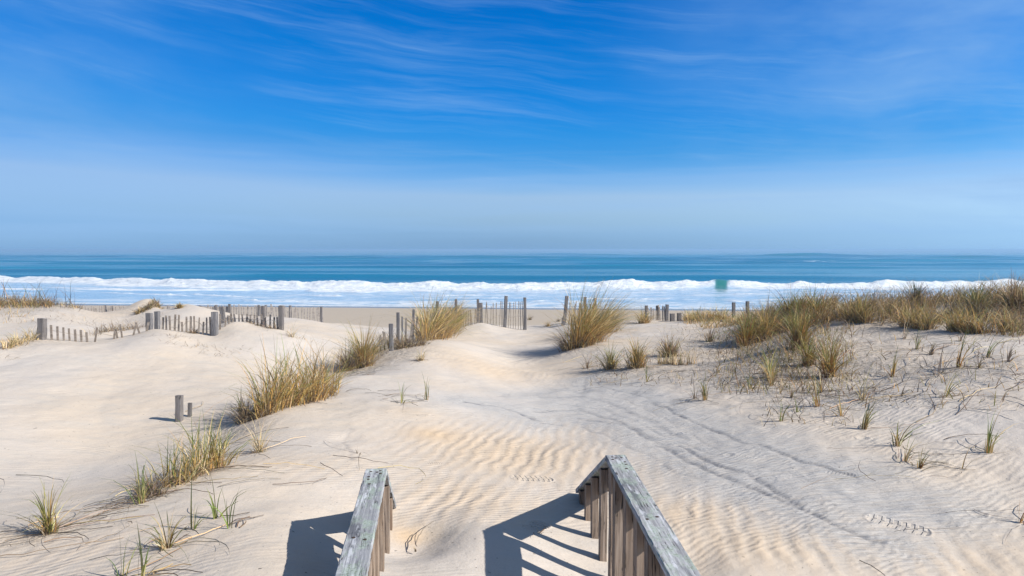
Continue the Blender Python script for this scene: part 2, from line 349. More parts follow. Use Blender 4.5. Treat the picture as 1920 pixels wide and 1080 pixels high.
    bump = t.n('ShaderNodeBump', {'Height': h, 'Strength': 1.0, 'Distance': 1.0})
    rough = t.mapr(wet, .2, 1.0, .95, .22)
    b = t.n('ShaderNodeBsdfPrincipled', {'Base Color': col, 'Roughness': rough, 'Specular IOR Level': .25, 'Normal': bump.outputs[0]})
    o = t.n('ShaderNodeOutputMaterial'); t.L.new(b.outputs[0], o.inputs[0]); return m

# ------------------------------------------------------------------ the sea
def make_sea():
    NX, = (620,); Y = np.concatenate([np.linspace(64, 128, 330, endpoint=False), np.exp(np.linspace(math.log(128), math.log(700), 330, endpoint=False)), np.exp(np.linspace(math.log(700), math.log(9000), 120))])
    uu = np.linspace(-1, 1, NX); uu = uu*.85+.55*np.sign(uu)*np.abs(uu)**5
    Yg, Ug = np.meshgrid(Y, uu, indexing='ij'); x = (Ug*(Yg+8)).ravel(); y = Yg.ravel(); u = x/y
    z = np.zeros_like(x); foam = np.zeros_like(x); teal = np.zeros_like(x)
    fade = 1-sstep(500, 1600, y)
    depthf = sstep(78, 125, y)
    z += 0.34*fbm(x*.010+3, y*.040, 3)*fade*depthf*1.3
    z += 0.10*fbm(x*.06, y*.22, 3)*fade*(0.3+.7*depthf)
    ph = fbm(x*.004, y*.01, 3)*9
    z += 0.13*np.sin(y*2*np.pi/27+ph)*sstep(-.15, .25, fbm(x*.006+9, y*.02, 2))*fade*depthf
    for i, (lam, sk, ph0, a0) in enumerate(((31, .03, 0, .34), (43, -.05, 2.0, .36), (23, .01, 4.0, .16))):
        q = (y-sk*x)/lam+1.4*fbm(x*.004+i*9, y*.006, 3)+ph0; q = q-np.floor(q)
        cr = np.exp(-((q-.5)/.13)**2)
        z += 1.5*a0*cr*sstep(-.08, .18, fbm(x*.007+i*31, y*.035+i*7, 3))*fade*depthf*(1+y/500)
    # distant swell lines (u range, distance, height, width)
    for (u0, u1, yc, slope, amp, w) in ((-.38,.32,151,-.01,.42,5.0),(-.10,.33,385,.02,1.25,10),(.33,.56,350,0,1.2,9),(-.85,-.70,345,0,1.0,9),(-.30,0.05,215,.02,.5,7),(.1,.6,205,-.01,.45,7),(-.5,-.2,260,0,.6,8),(.36,.75,290,.02,.7,8),(.5,.9,152,.02,.40,5),(-.9,-.5,190,0,.4,6),(-.25,.3,127,0,.40,3.8),(.3,.7,132,0,.38,3.8),(-.1,.5,560,0,1.6,16)):
        win = sstep(u0-.08, u0+.05, u)*(1-sstep(u1-.05, u1+.08, u))
        t = (y-yc-slope*x-3*fbm(x*.02+yc, y*0, 2)*w*.4)/w
        z += amp*win*np.exp(-t**2)*np.where(t > 0, 1, 1)*(0.75+.6*fbm(x*.02+yc*3, y*0+7, 2))
    # main breaker
    kx = np.array([-1.3, -.75, -.66, -.55, -.4, -.25, 0, .3, .45, .6, .8, 1.3])
    ky = np.array([142, 134, 128, 121, 113, 109, 107.5, 107.5, 109, 112, 118, 130])
    bc = np.interp(u, kx, ky)+1.0*fbm(u*8, u*0, 3)
    ha = .9*(1+.35*fbm(u*11+2, u*0+1, 2)*2)*np.interp(u, kx, np.array([.9, .8, .85, 1.0, .85, .9, .95, .85, .85, .95, .9, .9]))*(1+.9*fbm(u*40, u*0+4, 4))
    t = y-bc
    z += ha*np.where(t > 0, np.exp(-(t/6.5)**2), np.exp(-(t/2.2)**2))
    clear = np.exp(-((u-.3062+.0002*t+.004*fbm(x*.5, y*.5, 2))/(.0135+.0007*np.clip(t, -9, 1)))**2)**1.0; clear = sstep(.30, .75, clear)
    tn = fbm(x*.35, y*.35, 4); tn2 = fbm(x*.09+5, y*.16, 4); tn3 = fbm(x*.9, y*1.6, 3)
    top = 0.6+1.4*fbm(u*60, u*0+9, 3)
    fb = sstep(-10.0-6*tn2, -7.5-6*tn2, t+2.5*tn)*(1-sstep(top, top+1.0, t+.8*tn))
    wide = (1+1.3*fbm(u*17+3, u*0+5, 3)).clip(.4, 1.6)*np.interp(u, kx, np.array([.35, .4, .5, .7, .95, .95, .65, .30, .45, .9, .9, .8]))
    fb2 = sstep(-10*wide-(2+6*wide)*tn2-1.5, -10*wide-(2+6*wide)*tn2+1.5, t+2.5*tn)*(1-sstep(top, top+1.0, t+.8*tn))
    gap = sstep(.02, .20, fbm(u*26+11, t*.10, 3))*sstep(-2.5, -5.0, t)
    fb2 = fb2*(1-.75*gap)
    foam = np.maximum(foam, fb2*(1-clear))
    for off, w_, sd in ((16, 1.1, 3), (22, .9, 8), (28, .8, 15)):
        ln_ = np.exp(-((t+off+9*fbm(u*6+sd, u*0+sd, 3))/w_)**2)*sstep(-.08, .12, fbm(u*14+sd, u*0, 3))
        foam = np.maximum(foam, .85*ln_*sstep(-.3, .1, tn3+.15))
    z += foam*(0.28*np.abs(tn3)*2+.20*tn+.05)*(1-sstep(.5, 2, t))
    teal = np.maximum(teal, clear*np.exp(-((t+2)/6)**2)); z += 0.25*clear*np.exp(-(t/2.4)**2)
    # second, inner line of foam on the left
    c2 = np.interp(u, [-1.3, -.75, -.5, -.3, -.2], [110, 104, 101, 103, 104])+.8*fbm(u*14+3, u*0, 3)
    t2 = y-c2; w2 = 1-sstep(-.34, -.2, u)
    z += .28*w2*np.exp(-(t2/1.5)**2)
    foam = np.maximum(foam, w2*sstep(-1.6, -.8, t2+.9*tn)*(1-sstep(.6, 1.2, t2+.7*tn))*sstep(-.30, -.05, fbm(u*9+7, u*0+2, 2)+.15))
    # wash between breaker and beach
    sh = 72.5-0.10*x; s = y-sh
    inner = (1-sstep(-4, 4, t))*sstep(-1, 3, s)
    patch = .6*fbm(x*.06+8, y*.14, 4)+.7*fbm(x*.34, y*.6, 4)+.7*fbm(x*.9+5, y*1.1, 3)
    amt = np.interp(u, kx, np.array([-.20, -.26, -.26, -.20, -.04, .05, .05, .02, .10, .12, .12, .1]))
    wash = inner*np.clip(sstep(-.16, .30, patch+amt-.09), 0, 1)*.82
    wash *= np.interp(t, [-60, -30, -22, -12, -8], [1, 1, .55, .35, .8])
    edge = np.exp(-((s-.9-1.2*fbm(x*.12, x*0, 3))/.9)**2)
    edge2 = np.exp(-((s-6-3*fbm(x*.05, x*0+3, 3))/2.2)**2)*.75
    foam = np.maximum(foam, np.maximum(wash, np.maximum(edge*.85, edge2*(.5+fbm(x*.3, y*.5, 3)*2)*.8)))
    z += inner*.10*fbm(x*.15, y*.5, 4)+.05*edge*sstep(0, 1, s)
    lip = np.exp(-((t-.55)/.35)**2)*sstep(-.02, .10, fbm(x*1.3, y*0, 3))
    foam *= 1-.95*clear*np.exp(-((t)/5.5)**4)
    foam = np.maximum(foam, .8*lip*clear)
    # far small whitecap
    foam = np.maximum(foam, .5*np.exp(-((y-330)/5)**2)*np.exp(-((u-.44)/.03)**2)*sstep(0, .2, tn))
    F = np.arange(len(Y)*NX).reshape(len(Y), NX)
    q = np.stack([F[:-1, :-1], F[:-1, 1:], F[1:, 1:], F[1:, :-1]], -1).reshape(-1, 4)
    o = mesh_np('sea', np.stack([x, y, z], 1), q, smooth=True)
    shal = 1-sstep(80, 150, y)
    fattr(o, 'foam', np.clip(foam, 0, 1)); fattr(o, 'teal', teal); fattr(o, 'shallow', inner*1.0); 
    tag(o, 'blue-green ocean with a long white breaker and foamy wash', 'sea', kind='structure')
    m = bpy.data.materials.new('sea_water'); m.use_nodes = True; t = NT(m.node_tree); t.N.clear()
    tc = t.n('ShaderNodeTexCoord').outputs['Object']
    fo, te, sl = [t.n('ShaderNodeAttribute', attribute_name=k).outputs['Fac'] for k in ('foam', 'teal', 'shallow')]
    nn = t.noise(t.mapping(tc, scale=(.006, .03, 1)), 1.0, 5, .6)
    deep = t.mix(t.mapr(nn, .35, .65), (.000, .110, .195), (.002, .175, .275))
    col = t.mix(sl, deep, (.27, .42, .57))
    col = t.mix(te, col, (.020, .150, .150))
    lace = t.noise(t.mapping(tc, scale=(.8, 1.5, 1)), 1.3, 5, .7)
    foa = t.m('ADD', fo, t.m('MULTIPLY', t.m('SUBTRACT', lace, .5), t.m('MULTIPLY', t.m('MULTIPLY', fo, t.m('SUBTRACT', 1.0, fo)), 5.0)), clamp=True)
    h = t.m('ADD', t.m('MULTIPLY', t.noise(t.mapping(tc, scale=(.25, .9, 1)), 1.0, 5, .6), .16), t.m('MULTIPLY', t.noise(t.mapping(tc, scale=(1.0, 2.5, 1)), 1.2, 3, .6), .05))
    h = t.m('ADD', h, t.m('MULTIPLY', t.noise(tc, 2.2, 5, .75), t.m('MULTIPLY', foa, .22)))
    bump = t.n('ShaderNodeBump', {'Height': h, 'Strength': .9, 'Distance': 1.0})
    wat = t.n('ShaderNodeBsdfPrincipled', {'Base Color': col, 'Roughness': .12, 'IOR': 1.33, 'Specular IOR Level': .13, 'Normal': bump.outputs[0]})
    fm = t.n('ShaderNodeBsdfPrincipled', {'Base Color': t.mix(t.mapr(t.noise(t.mapping(tc, scale=(.5, .9, 1)), 1.1, 6, .7), .35, .62), (.50, .56, .62), (.70, .72, .74)), 'Roughness': .9, 'Specular IOR Level': .1, 'Normal': bump.outputs[0]})
    mx = t.n('ShaderNodeMixShader', {0: foa, 1: wat.outputs[0], 2: fm.outputs[0]})
    o2 = t.n('ShaderNodeOutputMaterial'); t.L.new(mx.outputs[0], o2.inputs[0]); o.data.materials.append(m)

# ------------------------------------------------------------------ timber
def wood_mat(name, base, dark, lichen=0.0, grain=1.0):
    m = bpy.data.materials.new(name); m.use_nodes = True; t = NT(m.node_tree); t.N.clear()
    tc = t.n('ShaderNodeTexCoord').outputs['Object']; oi = t.n('ShaderNodeObjectInfo')
    off = t.n('ShaderNodeVectorMath', {0: tc, 1: t.n('ShaderNodeCombineXYZ', {0: t.m('MULTIPLY', oi.outputs['Random'], 13.0), 1: t.m('MULTIPLY', oi.outputs['Random'], 5.0), 2: 0.0}).outputs[0]}, operation='ADD').outputs[0]
    g = t.noise(t.mapping(off, scale=(2.2, 55, 55)), 1.0, 6, .65, .5)
    g2 = t.noise(t.mapping(off, scale=(1.0, 14, 14)), 1.0, 5, .6, .8)
    col = t.mix(t.mapr(g, .36, .62), dark, base)
    col = t.mix(t.m('MULTIPLY', t.mapr(g2, .42, .62), .65), col, tuple(c*.50 for c in base))
    col = t.mix(t.m('MULTIPLY', t.mapr(oi.outputs['Random'], 0, 1), .35), col, (base[0]*.72, base[1]*.62, base[2]*.52))
    # cracks
    cr = t.noise(t.mapping(off, scale=(.9, 32, 32)), 1.3, 3, .5, .3)
    crk = t.m('MULTIPLY', t.mapr(t.m('ABSOLUTE', t.m('SUBTRACT', cr, .5)), .016, .003), t.mapr(t.noise(off, 6, 3, .6), .45, .58))
    col = t.mix(crk, col, (.025, .022, .022))
    kn = t.n('ShaderNodeTexVoronoi', {'Vector': t.mapping(off, scale=(5, 16, 16)), 'Scale': 1.0}, feature='F1')
    knm = t.m('MULTIPLY', t.mapr(kn.outputs[0], .17, .08), t.mapr(t.noise(off, 3.5, 2, .5), .55, .62))
    col = t.mix(t.m('MULTIPLY', knm, .85), col, (.03, .028, .026))
    if lichen:
        l1 = t.noise(t.mapping(off, scale=(.6, 1, 1)), 9, 6, .72)
        col = t.mix(t.m('MULTIPLY', t.mapr(l1, .47, .60), lichen), col, (.34, .42, .34))
        l2 = t.noise(off, 60, 3, .6)
        col = t.mix(t.m('MULTIPLY', t.m('MULTIPLY', t.mapr(l1, .45, .6), t.mapr(l2, .52, .62)), .75), col, (.17, .20, .15))
        l3 = t.noise(t.mapping(off, scale=(1.2, 7, 7)), 2.0, 5, .6)
        col = t.mix(t.m('MULTIPLY', t.mapr(l3, .50, .66), .8), col, (.085, .09, .105))
        l4 = t.noise(t.mapping(off, scale=(1.6, 9, 9)), 3.1, 4, .6)
        col = t.mix(t.m('MULTIPLY', t.mapr(l4, .55, .68), .7), col, (.56, .57, .60))
    h = t.m('ADD', t.m('MULTIPLY', g, .003*grain), t.m('MULTIPLY', crk, -.006))
    h = t.m('ADD', h, t.m('MULTIPLY', t.noise(off, 120, 3, .7), .0007))
    bump = t.n('ShaderNodeBump', {'Height': h, 'Strength': .9, 'Distance': 1.0})
    b = t.n('ShaderNodeBsdfPrincipled', {'Base Color': col, 'Roughness': .88, 'Specular IOR Level': .2, 'Normal': bump.outputs[0]})
    o = t.n('ShaderNodeOutputMaterial'); t.L.new(b.outputs[0], o.inputs[0]); return m
M_CAP = wood_mat('weathered_cap_board', (.44, .45, .47), (.20, .205, .23), .55)
M_BAL = wood_mat('weathered_baluster', (.34, .27, .215), (.17, .125, .095))
M_POST = wood_mat('grey_fence_post', (.235, .225, .225), (.10, .095, .10))
M_SLAT = wood_mat('grey_fence_slat', (.40, .35, .30), (.24, .20, .165))
M_DSLAT = wood_mat('pale_fence_slat', (.50, .46, .42), (.32, .28, .26))

def board_geo(L, w, h, seg=1, wob=0.0, seed=0, bev=.004, taper=1.0, round_=False):
    """a board along local +X from 0 to L, centred on Y and Z; slightly uneven"""
    r = np.random.default_rng(seed); 
    if round_: 
        a = np.linspace(0, 2*np.pi, 11)[:-1]; prof = [(w/2*math.cos(k), h/2*math.sin(k)) for k in a]
    else: prof = [(-w/2, -h/2+bev), (-w/2+bev, -h/2), (w/2-bev, -h/2), (w/2, -h/2+bev), (w/2, h/2-bev), (w/2-bev, h/2), (-w/2+bev, h/2), (-w/2, h/2-bev)]
    k = len(prof); V = []; F = []
    xs = np.linspace(0, L, seg+1)
    for i, x in enumerate(xs):
        sc = 1+(taper-1)*(i/seg)
        j = r.normal(0, wob, (k, 2)) if wob else np.zeros((k, 2))
        for p, q in zip(prof, j): V.append((x+(q[0]*1.5 if i in (0, seg) else 0), p[0]*sc+q[0], p[1]*sc+q[1]))
    for i in range(seg):
        for a in range(k):
            b = (a+1) % k; F.append((i*k+a, i*k+b, (i+1)*k+b, (i+1)*k+a))
    return V, F, [list(range(k))[::-1], list(range(seg*k, seg*k+k))]
def frame(p, q, up=(0, 0, 1)):
    p = Vector(p); q = Vector(q); x = (q-p).normalized(); u = Vector(up)
    y = u.cross(x)
    if y.length < 1e-4: y = Vector((0, 1, 0)).cross(x)
    y.normalize(); z = x.cross(y)
    m = Matrix((x, y, z)).transposed().to_4x4(); m.translation = p; return m, (q-p).length
def mk(name, V, F, caps, mat):
    me = bpy.data.meshes.new(name); me.from_pydata([tuple(v) for v in V], [], [tuple(f) for f in F]+[tuple(c) for c in caps]); me.materials.append(mat); me.update()
    return link(bpy.data.objects.new(name, me))
def board(name, p, q, w, h, mat, parent, up=(0, 0, 1), **kw):
    m, L = frame(p, q, up)
    V, F, caps = board_geo(L, w, h, **kw)
    o = mk(name, V, F, caps, mat)
    o.parent = parent; o.matrix_basis = Matrix.Translation(-parent.location) @ m
    return o

def make_railing(name_label, P0, head, inner, far_drop, slope_len, seed):
    """P0: inner top corner at the end of the level cap; head: dx/dy of the rail; inner: +1 if the walkway lies at +x of it"""
    dirv = Vector((head, 1, 0)).normalized(); out = Vector((-dirv.y, dirv.x, 0))*1.0
    if inner < 0: out = -out                       # out points away from the walkway
    W_ = .14; T = .038; SH = .14 if inner < 0 else .235  # left sub rail deepened so that its cast shadow closes up
    C = Vector(P0)+out*(W_/2)-Vector((0, 0, T/2))
    near = C-dirv*2.9
    root = empty('stair_railing', (C.x, C.y, float(ground(C.x, C.y))))
    tag(root, name_label, 'railing', 'railings flanking the buried beach stairs')
    board('cap_rail', near, C, W_, T, M_CAP, root, seg=90, wob=.0009, seed=seed, bev=.004)
    # sub rail on edge behind the balusters
    so = out*(.010)
    board('sub_rail', near+so-Vector((0, 0, T/2+.002+SH/2)), C+so-dirv*.03-Vector((0, 0, T/2+.002+SH/2)), .036, SH, M_BAL, root, seg=10, wob=.0006, seed=seed+1)
    # descending rail
    D = C+dirv*(slope_len)-Vector((0, 0, far_drop)); sl = (D-C).normalized()
    st = C+dirv*.012-Vector((0, 0, .012))
    board('sloping_rail', st, D, W_, T, M_CAP if inner < 0 else M_CAP, root, seg=40, wob=.0008, seed=seed+2)
    n_ = sl.cross(out).normalized(); 
    if n_.z > 0: n_ = -n_
    board('sloping_sub_rail', st+so+n_*(T/2+.072)+sl*.06, D+so+n_*(T/2+.072)-sl*.05, .036, .140, M_BAL, root, seg=10, wob=.0006, seed=seed+3)
    # corner post
    inn = -out
    pc = C-dirv*.075+inn*.005
    g = float(ground(pc.x, pc.y))
    nails = []
    post = board('post', (pc.x+inn.x*.002, pc.y, g-.5), (pc.x+inn.x*.002, pc.y, C.z-T/2-.002), .088, .088, M_BAL, root, up=tuple(out), seg=12, wob=.0012, seed=seed+4)
    k = 0
    s = -.37
    while s > -2.85:
        b = C+dirv*s+inn*.040; g = float(ground(b.x, b.y)); bl = g-.25 if k % 3 else g-.12
        r = np.random.default_rng(seed*50+k)
        board('baluster', (b.x+r.normal(0, .004), b.y+r.normal(0, .004), bl), (b.x, b.y, C.z-T/2-.0015), .088, .050+.015*(k % 3 == 0), M_BAL, root, up=tuple(out), seg=8, wob=.0008, seed=seed*9+k, bev=.0025)
        s -= .31; k += 1
    s = .30
    while s < slope_len-.18:
        b = C+dirv*s+inn*.038; zt = C.z-far_drop*s/slope_len-T*.62; g = float(ground(b.x, b.y))
        r = np.random.default_rng(seed*70+k)
        if zt-g > .03:
            board('baluster', (b.x, b.y, g-.2), (b.x+r.normal(0, .003), b.y, zt), .085, .052, M_BAL, root, up=tuple(out), seg=8, wob=.0008, seed=seed*9+k, bev=.0025)
        s += .40; k += 1
    # rusty nail heads on the cap
    for j, (a, b_) in enumerate(((-.06, .03), (-.10, -.035), (-.05, -.03), (-.075, -.012), (-.16, .036), (-.21, .034), (-.30, .02), (-1.1, .03), (-1.13, -.03), (-1.9, .02))):
        c = C+dirv*a+out*b_+Vector((0, 0, T/2+.0005))
        board('nail', tuple(c-Vector((0, 0, .004))), tuple(c+Vector((0, 0, .0015))), .019, .019, M_NAIL, root, round_=True)
    return root
M_NAIL = bpy.data.materials.new('rusty_nail'); M_NAIL.use_nodes = True
def _nail():
    t = NT(M_NAIL.node_tree); b = t.N['Principled BSDF']; tc = t.n('ShaderNodeTexCoord').outputs['Object']
    t.L.new(t.mix(t.noise(tc, 90, 3, .6), (.02, .015, .012), (.07, .04, .025)), b.inputs['Base Color']); b.inputs['Roughness'].default_value = .9
_nail()

# ------------------------------------------------------------------ sand fences
def post_px(parent, px, top, foot, Y, wpx, mat=None, lean=0.0, round_=False, buried=False, name='post', seed=0):
    """a post whose top and foot were measured in the photograph, standing at distance Y"""
    T_ = at(px+lean, top, Y); g = float(ground(T_[0], Y)); B = at(px, foot, Y)
    zf = g-.25
    bx = B[0]+(B[0]-T_[0])*0.0
    w = max(wpx/FPX*Y, .03)
    sd = int(px*7+top)
    return board(name, (bx, Y, zf), (T_[0], Y+.02, T_[2]), w, w*.9, mat or M_POST, parent, up=(0, 1, 0), seg=5, wob=w*.02, seed=sd, bev=w*.14, round_=round_)
def slat_panel(parent, p0, p1, n_, top0, top1, w=.036, mat=None, jit=1.0, seed=0, sag=0.0, skip=0.0, foot_gap=None, lean=0.0):
    """a run of thin wired laths from p0 to p1 (x, y); top0, top1 = absolute heights of the lath tops"""
    r = np.random.default_rng(seed); V = []; F = []
    def box(a, b, w_, d_):
        m, L = frame(a, b, (0, 1, 0)); i0 = len(V)
        for xx in (0, L):
            for yy, zz in ((-w_/2, -d_/2), (w_/2, -d_/2), (w_/2, d_/2), (-w_/2, d_/2)): V.append(tuple(m @ Vector((xx, yy, zz))))
        F.extend([(i0, i0+3, i0+2, i0+1), (i0+4, i0+5, i0+6, i0+7)]+[(i0+a_, i0+(a_+1) % 4, i0+4+(a_+1) % 4, i0+4+a_) for a_ in range(4)])
    o3 = np.array(parent.location); wires = []
    for i in range(n_):
        if r.random() < skip: continue
        f = (i+.5)/n_; x = p0[0]+(p1[0]-p0[0])*f; y = p0[1]+(p1[1]-p0[1])*f
        zt = top0+(top1-top0)*f-sag*4*f*(1-f)+r.normal(0, .035)*jit-(r.random() < .10)*r.uniform(.05, .25)*jit; g = float(ground(x, y))
        if zt-g < .03: continue
        lx = r.normal(0, .045)*jit*min(1.5, zt-g+.3)+lean*(zt-g); ly = r.normal(0, .01)*jit
        box((x-o3[0], y-o3[1], g-.12-o3[2]), (x+lx-o3[0], y+ly-o3[1], zt-o3[2]), w*(1+r.normal(0, .1)), .011)
        wires.append((x+lx*.6-o3[0], y+.012-o3[1], zt-.12-o3[2], x-o3[0], y+.012-o3[1], max(g+.08, zt-.55)-o3[2]))
    for a, b in zip(wires[:-1], wires[1:]):
        if abs(a[0]-b[0]) < .5:
            box(a[:3], b[:3], .007, .007)
            if a[5] < a[2]-.15 and b[5] < b[2]-.15: box(a[3:], b[3:], .007, .007)
    if not V: return None
    me = bpy.data.meshes.new('slat_panel'); me.from_pydata(V, [], F); me.materials.append(mat or M_SLAT); me.update()
    o = link(bpy.data.objects.new('slat_panel', me)); o.parent = parent; return o
def fence_root(px, py, Y, label):
    p = at(px, py, Y); r = empty('sand_fence', (p[0], Y, float(ground(p[0], Y)))); tag(r, label, 'fence', 'slatted sand fences half buried in the dunes'); return r
def zt(py, Y): return float(at(960, py, Y)[2])
def xx(px, Y): return float(ray(px, 600)[0]*Y)
def run(parent, a, b, n_, seed, **kw):
    """a, b = (px, top py, distance)"""
    slat_panel(parent, (xx(a[0], a[2]), a[2]), (xx(b[0], b[2]), b[2]), n_, zt(a[1], a[2]), zt(b[1], b[2]), seed=seed, **kw)

def make_fences():
    # near left fence on the buried ridge
    f = fence_root(240, 625, 15.2, 'low sand fence with thick grey posts crossing the buried ridge on the left')
    for px, top, foot, Y, w, ln in ((78,597,636,14.9,13,0),(280,587,618,16.4,11,-1),(294,584,611,17.2,9,0),(402,585,629,16.1,11,0),(418,575,606,17.8,8.5,-2),(493,574,598,20.3,7,0),(527,573,623,16.8,9,0)):
        post_px(f, px, top, foot, Y, w, lean=ln)
    run(f, (90,610,14.9), (168,622,15.2), 7, 11, w=.050, jit=.4)
    run(f, (170,621,15.2), (276,606,16.1), 12, 12, w=.045, jit=2.2, skip=.25)
    run(f, (300,590,16.4), (398,596,16.1), 13, 13, w=.042, lean=.03, jit=.55)
    run(f, (424,590,17.6), (524,594,16.8), 14, 14, w=.045, sag=-.05, jit=.6)
    run(f, (408,590,16.4), (440,594,17.0), 4, 15, w=.04)
    # far left fence on the beach side
    f = fence_root(400, 600, 29, 'long thin sand fence standing on the beach beyond the left dunes')
    for px, top, Y, w, ln in ((199,572,28.5,4.5,-2),(374,573,28.6,4,0),(405,572,28.6,4,0),(430,570,28.6,4.5,0),(485,572,28.8,4,0),(498,572,29,4,0),(544,573,29.2,4.5,0),(603,575,29.4,4.5,-1),(280,573,28.5,3.5,0)):
        post_px(f, px, top, 600, Y, w, lean=ln)
    run(f, (128,574,28.4), (278,574,28.5), 32, 21, w=.05, mat=M_DSLAT)
    run(f, (280,574,28.5), (484,574,28.8), 42, 22, w=.05, mat=M_DSLAT)
    run(f, (486,574,28.8), (608,577,29.4), 24, 23, w=.05, mat=M_DSLAT)
    # fence following the central ridge up to the beach path
    f = fence_root(860, 605, 25, 'leaning sand fence with dark posts running up to the left side of the beach gap')
    for px, top, foot, Y, w, ln in ((734,607,650,15.6,8,-1),(747,586,640,16.6,6,-1),(754,594,640,16.4,3,0),(772,580,632,17.8,4.5,3.5),(820,565,600,22.5,5,0),(855,561,600,24.0,5,0),(897,561,590,29.0,4.5,-1),(902,568,607,25.6,7.5,-1),(946,555,616,25.6,6.5,3),(985,558,619,25.5,5.5,-1)):
        post_px(f, px, top, foot, Y, w, lean=ln)
    run(f, (705,634,14.9), (732,624,15.5), 6, 31, w=.035, jit=2)
    run(f, (756,600,16.2), (820,584,21.5), 12, 32, w=.04, jit=1.8, lean=.12)
    run(f, (822,583,22), (860,582,24.3), 9, 33, w=.045)
    run(f, (862,582,24.4), (900,580,25.5), 9, 34, w=.045)
    run(f, (906,567,25.6), (944,567,25.6), 7, 35, w=.026, mat=M_SLAT)
    run(f, (950,566,25.6), (984,566,25.5), 7, 36, w=.026, mat=M_SLAT)
    # right of the gap
    f = fence_root(1090, 600, 26, 'short leaning sand fence behind the tall golden grass right of the beach gap')
    for px, top, foot, Y, w, ln in ((1057,555,606,26.3,6.5,6),(1056,596,612,25.4,7,1),(1097,557,600,25.2,5.5,0),(1116,559,600,25.0,5.5,0)):
        post_px(f, px, top, foot, Y, w, lean=ln)
    run(f, (1065,568,26.0), (1096,568,25.2), 7, 41, w=.03, lean=.12, mat=M_SLAT)
    run(f, (1098,570,25.2), (1116,570,25.0), 4, 42, w=.045)
    # low fence behind the right dune
    f = fence_root(1250, 600, 25, 'almost buried sand fence with stubby posts beyond the right-hand dune grass')
    for px, top, foot, Y, w, ln in ((1212,573,600,24.8,5.5,0),(1233,573,601,24.8,5.5,0),(1250,571,602,24.7,6,1),(1261,588,603,24.2,9,0),(1274,587,603,24.2,8,0),(1376,567,590,24.0,6,0),(1402,565,580,23.6,6,0),(1358,601,610,21.5,12,0)):
        post_px(f, px, top, foot, Y, w, lean=ln)
    run(f, (1213,576,24.8), (1250,575,24.7), 8, 51, w=.05, mat=M_DSLAT)
    # lone posts in the sandy hollow
    for px, top, foot, w, lab in ((335,742,790,12.5,'square grey post stub standing alone in the smooth sand hollow'),(355,756,781,7,'smaller grey post stub just right of the larger lone post')):
        g = ground_px(px, foot); Y = g[1]; r = empty('post_stub', tuple(g)); tag(r, lab, 'post', 'post stubs in the sand hollow')
        o = post_px(r, px, top, foot, Y, w)
        o.parent = None; o.matrix_basis = Matrix.Translation(r.location) @ o.matrix_basis; bpy.data.objects.remove(r); o.name = 'post_stub'; tag(o, lab, 'post', 'post stubs in the sand hollow')
    g = ground_px(385, 775); r = empty('broken_lath', tuple(g)); bpy.data.objects.remove(r)

# ------------------------------------------------------------------ grass
def grass_mat():
    m = bpy.data.materials.new('beach_grass'); m.use_nodes = True; t = NT(m.node_tree); t.N.clear()
    c = t.n('ShaderNodeAttribute', attribute_name='Col').outputs['Color']
    d = t.n('ShaderNodeBsdfPrincipled', {'Base Color': c, 'Roughness': .6, 'Specular IOR Level': .3})
    tr = t.n('ShaderNodeBsdfTranslucent', {'Color': c})
    mx = t.n('ShaderNodeMixShader', {0: .28, 1: d.outputs[0], 2: tr.outputs[0]})
    o = t.n('ShaderNodeOutputMaterial'); t.L.new(mx.outputs[0], o.inputs[0]); return m
M_GRASS = grass_mat()
STRAW = np.array([.58, .43, .22]); GOLD = np.array([.52, .31, .095]); GREEN = np.array([.16, .21, .045]); DGREEN = np.array([.09, .15, .045])
BROWN = np.array([.22, .15, .09]); GREY = np.array([.27, .22, .17]); DARK = np.array([.10, .075, .06]); PALE = np.array([.62, .50, .32]); OLIVE = np.array([.25, .22, .07]); RUST = np.array([.34, .16, .06])
def blades(B, H, az, lean, curl, wid, c0, c1, split, r, droop=0.35):
    """B base points (n,3), H lengths, az lean direction, lean 0..1, curl; colours c0 at the foot, c1 at the tip"""
    n_ = len(B); K = 5; s = np.linspace(0, 1, K+1)
    dx, dy = np.cos(az), np.sin(az); fa = r.uniform(0, np.pi, n_); wx, wy = np.cos(fa), np.sin(fa)
    V = np.zeros((n_, K+1, 2, 3)); C = np.zeros((n_, K+1, 2, 3))
    for k, t in enumerate(s):
        out = H*lean*(t*.55+t**2*.75); up = H*(t-lean*droop*t**2-curl*t**3*.55)
        out = out+H*curl*t**3*.5
        side = H*.10*np.sin(t*3+fa*3)*curl
        px = B[:, 0]+dx*out-dy*side; py = B[:, 1]+dy*out+dx*side; pz = B[:, 2]+up
        w = wid*(1-t**1.5*.92)*(.75+.25*min(1, t*6))
        for j, sg in enumerate((-.5, .5)):
            V[:, k, j, 0] = px+wx*w*sg; V[:, k, j, 1] = py+wy*w*sg; V[:, k, j, 2] = pz
            f = 1/(1+np.exp(-(t-split)*9))
            C[:, k, j] = c0*(1-f)[:, None]+c1*f[:, None]
    idx = np.arange(n_*(K+1)*2).reshape(n_, K+1, 2)
    q = np.stack([idx[:, :-1, 0], idx[:, :-1, 1], idx[:, 1:, 1], idx[:, 1:, 0]], -1).reshape(-1, 4)
    return V.reshape(-1, 3), q, C.reshape(-1, 3)
def pick(pal, n_, r, var=.30):
    cols = np.array([p[0] for p in pal]); w = np.array([p[1] for p in pal], float); w /= w.sum()
    c = cols[r.choice(len(pal), n_, p=w)]*(1+r.normal(0, var, (n_, 1)))
    return np.clip(c*(1+r.normal(0, .05, (n_, 3))), .01, .9)
